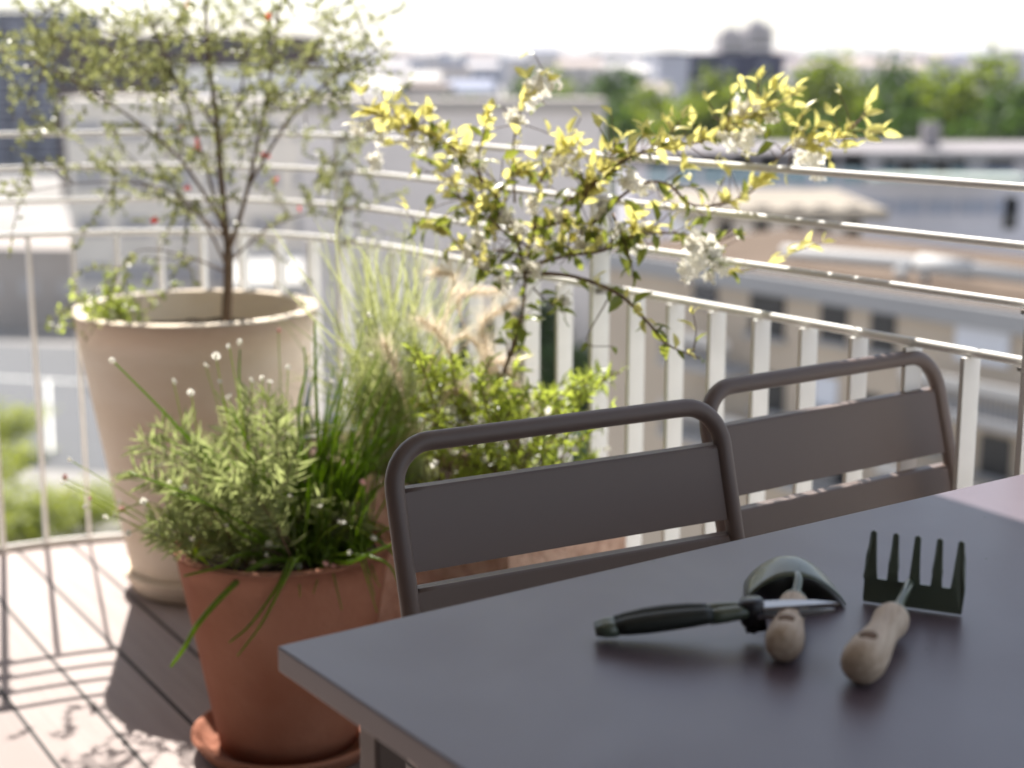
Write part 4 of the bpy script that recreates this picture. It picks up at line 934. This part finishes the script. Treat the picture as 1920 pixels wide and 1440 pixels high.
# ---- trees of the city
crown_m = [mat('crown_green', (.105, .140, .018), .6, .2, translucent=.42, tcol=(.28, .36, .03), rand=.45), mat('crown_dark', (.040, .078, .016), .6, .2, translucent=.34, tcol=(.09, .17, .02), rand=.45), mat('crown_bright', (.19, .22, .03), .6, .3, translucent=.45, tcol=(.48, .54, .05), rand=.4)]
def make_tree(name, mi, Rr, Hh, label, group, leafs=3800, size=1.0):
    o = empty(name, (0, 0, 0)); tag(o, label, 'tree', group)
    mb = MB(); mb.tube([V((0, 0, 0)), V((.1, 0, Hh * .3)), V((0, .1, Hh * .7))], [Rr * .07, Rr * .055, Rr * .02], 10)
    for k in range(7):
        a_ = k * .9; mb.tube([V((0, 0, Hh * (.25 + .05 * k))), V((math.cos(a_) * Rr * .35, math.sin(a_) * Rr * .35, Hh * (.42 + .05 * k))), V((math.cos(a_) * Rr * .65, math.sin(a_) * Rr * .65, Hh * (.52 + .05 * k)))], [Rr * .03, Rr * .02, Rr * .01], 6)
    mb.build('trunk', bark, o)
    mb = MB(); cl = []
    for k in range(24):
        d = rdir(); rr = rnd(.4, 1.0); cl.append((V((d.x * Rr * rr * .82, d.y * Rr * rr * .82, Hh * .58 + d.z * Hh * .36 * rr)), Rr * rnd(.26, .46)))
    for k in range(leafs):
        c, r = random.choice(cl); p = c + rdir() * r * rnd(.55, 1.05); mb.leaf(p, rdir(), rdir() + V((0, 0, 1)), size * rnd(.6, 1.3), size * .6)
    mb.build('crown', crown_m[mi], o); zs_ = sorted(v[2] for v in mb.v); crown_top[o.name] = zs_[int(len(zs_) * .998)]; return o
crown_top = {}
tA = make_tree('street_tree', 0, 8, 19, 'x', 'trees of the green belt'); tB = make_tree('street_tree', 1, 8, 19, 'x', 'trees of the green belt'); tC = make_tree('street_tree', 2, 4.2, 8.5, 'x', 'bright bushes', 1700, .5)
def plant_tree(src, used, px, pytop, Y, s, label, group, hz=None):
    t = src if not used[0] else copy_tree(src); used[0] = True
    top = at(px, pytop, Y); h0 = crown_top[src.name]
    t.location = (top.x, Y, GZ); k = (top.z - GZ) / h0; t.scale = (s, s, k); t.rotation_euler = (0, 0, rnd(0, 6)); tag(t, label, 'tree', group); return t
uA, uB, uC = [False], [False], [False]
belt = [(1325, 136, 150, .85, 0, 'first round tree right of the gap in the tree belt'), (1410, 150, 158, .9, 0, 'olive-lit tree of the belt below the twin tower'), (1600, 108, 150, 1.0, 0, 'tallest rounded tree of the belt, mid right'), (1708, 120, 160, 1.1, 1, 'darker tree right of the tallest one in the belt'), (1800, 132, 150, 1.0, 0, 'tree of the belt behind the small chimney'), (1915, 108, 148, 1.1, 0, 'broad tree of the belt at the right edge'), (1500, 122, 154, .9, 0, 'light green tree between the twin tower and the tallest tree'), (1640, 165, 140, .8, 1, 'dark low tree in front of the tallest tree'), (1850, 160, 138, .9, 1, 'dark low tree before the broad right edge tree'), (2020, 118, 150, 1.2, 0, 'tree of the belt just outside the right edge'),
        (950, 142, 175, .9, 1, 'leftmost dark tree behind the pale grey block'), (1040, 136, 180, 1.0, 0, 'tree above the right half of the pale grey block'), (1130, 130, 172, 1.1, 1, 'dark rounded tree beside the corner of the pale grey block'), (1200, 160, 160, .85, 0, 'tree left of the gap in the tree belt'), (1150, 205, 140, .8, 1, 'low tree against the corner of the pale grey block'), (1245, 205, 150, .65, 0, 'small low tree just left of the gap')]
for px, py, Y, s, m_, lab in belt: plant_tree((tA, tB)[m_], (uA, uB)[m_], px, py, Y, s, lab, 'trees of the green belt')
near = [(-20, 745, 84, .75, 'bright green tree at the left edge beyond the railing'), (-90, 800, 72, .9, 'green tree mostly outside the left edge'), (50, 892, 66, .72, 'low bright tree behind the leftmost railing bars'), (160, 905, 68, .72, 'low bright tree just left of the cream pot'), (-10, 915, 64, .8, 'low bright tree at the lower left edge')]
for px, py, Y, s, lab in near: plant_tree(tC, uC, px, py, Y, s, lab, 'bright trees below the terrace')
for i, (px, py, Y, s, lab) in enumerate(((960, 560, 92, .55, 'dark street tree seen between bars left of the wide post'), (1055, 640, 84, .5, 'dark street tree behind the bars under the jasmine'), (1150, 600, 96, .6, 'dark street tree beside the wide railing post'), (1235, 690, 80, .45, 'street tree behind the bars left of the rear chair'), (1000, 760, 74, .45, 'low street tree hidden behind the green bush'), (1300, 880, 62, .4, 'street tree seen low between bars behind the rear chair'), (1290, 640, 88, .4, 'street tree at the foot of the beige block'))):
    plant_tree(tB, uB, px, py, Y, s, lab, 'street trees in the gap')
# a few parked cars in the street gap
cm_ = [mat('car_white', (.75, .75, .75), .25, .6, coat=.5), mat('car_grey', (.2, .21, .24), .25, .6, coat=.5), mat('car_red', (.35, .04, .03), .25, .6, coat=.5)]
tyre = mat('tyre', (.02, .02, .02), .8)
def car(x, y, rz, mi, label):
    o = empty('parked_car', (x, y, GZ + .04), R(rz)); tag(o, label, 'car', 'cars parked in the street'); M = world_of(o)
    prof = [(-2.1, .35), (-2.1, .85), (-1.2, .95), (-.6, 1.42), (.9, 1.45), (1.7, .95), (2.15, .8), (2.15, .35)]
    mb = MB(); n = len(prof); mb.v = [tuple(M @ V((u_, s_ * .85, w_))) for s_ in (-1, 1) for u_, w_ in prof]; mb.f = [tuple(range(n)), tuple(range(2*n-1, n-1, -1))] + [(i, i + n, (i + 1) % n + n, (i + 1) % n) for i in range(n)]; mb.sm = [False] * len(mb.f); mb.build('body', cm_[mi], o, bevel=.08)
    mb = MB(); mb.box((.15, 0, 1.17), (1.9, 1.74, .34), M=M); mb.build('window', winglass, o)
    for u_ in (-1.35, 1.35):
        for s_ in (-1, 1): m2 = MB(); m2.tube([M @ V((u_, s_ * .80, .33)), M @ V((u_, s_ * .92, .33))], .33, 16); m2.build('wheel', tyre, o)
car(6.6, 84, 100, 0, 'white car parked in the street behind the railing bars'); car(7.8, 92, 100, 1, 'grey car parked next to the white one in the street'); car(4.5, 98, 96, 2, 'red car parked at the far end of the street'); car(-20, 100, 30, 1, 'grey car standing on the road at the left')

# ================================================================== LIGHT, SKY, CAMERA
az = math.atan2(SUN.x, SUN.y); el = math.asin(SUN.z)
w = bpy.data.worlds.new('World'); sc.world = w; w.use_nodes = True; nt = w.node_tree
sky = nt.nodes.new('ShaderNodeTexSky'); sky.sky_type = 'NISHITA'; sky.sun_disc = False; sky.sun_elevation = el; sky.sun_rotation = az
sky.air_density = 1.0; sky.dust_density = .6; sky.ozone_density = 1.0
bg = nt.nodes['Background']; bg.inputs['Strength'].default_value = .066
veil = nt.nodes.new('ShaderNodeMix'); veil.data_type = 'RGBA'; veil.inputs['Factor'].default_value = .30; nt.links.new(sky.outputs[0], veil.inputs['A']); veil.inputs['B'].default_value = (9.0, 9.3, 9.8, 1)   # thin high cloud
nt.links.new(veil.outputs['Result'], bg.inputs[0])
hz_m = bpy.data.materials.new('haze_air'); hz_m.use_nodes = True; hn_ = hz_m.node_tree; hn_.nodes.clear(); ho = hn_.nodes.new('ShaderNodeOutputMaterial'); hv = hn_.nodes.new('ShaderNodeVolumePrincipled')
hv.inputs['Color'].default_value = (.93, .95, 1, 1); hv.inputs['Density'].default_value = .00014; hn_.links.new(hv.outputs[0], ho.inputs['Volume'])
mb = MB(); mb.box((0, 4300, 25), (12400, 9600, 93)); hz = mb.build('haze', hz_m); tag(hz, 'pale haze over the city', 'haze', kind='stuff')
sl = bpy.data.lights.new('sun', 'SUN'); sl.energy = 4.8; sl.angle = R(.55); sl.color = (1, .94, .86)
so_ = bpy.data.objects.new('sun', sl); COL.objects.link(so_); so_.rotation_euler = (-SUN).to_track_quat('-Z', 'Y').to_euler()
cd = bpy.data.cameras.new('camera'); cam = bpy.data.objects.new('camera', cd); COL.objects.link(cam); sc.camera = cam
cd.sensor_width = 36; cd.lens = 36 * F / 1920; cd.clip_start = .05; cd.clip_end = 20000
cam.location = (0, 0, CAMH); cam.rotation_euler = (math.pi / 2 - PITCH, 0, 0)
cd.dof.use_dof = True; cd.dof.focus_distance = 1.93; cd.dof.aperture_fstop = 3.1
sc.view_settings.view_transform = 'Standard'; sc.view_settings.look = 'None'; sc.view_settings.exposure = 1.3; sc.view_settings.gamma = 1
sc.cycles.use_denoising = True; sc.cycles.max_bounces = 8; sc.cycles.transparent_max_bounces = 8
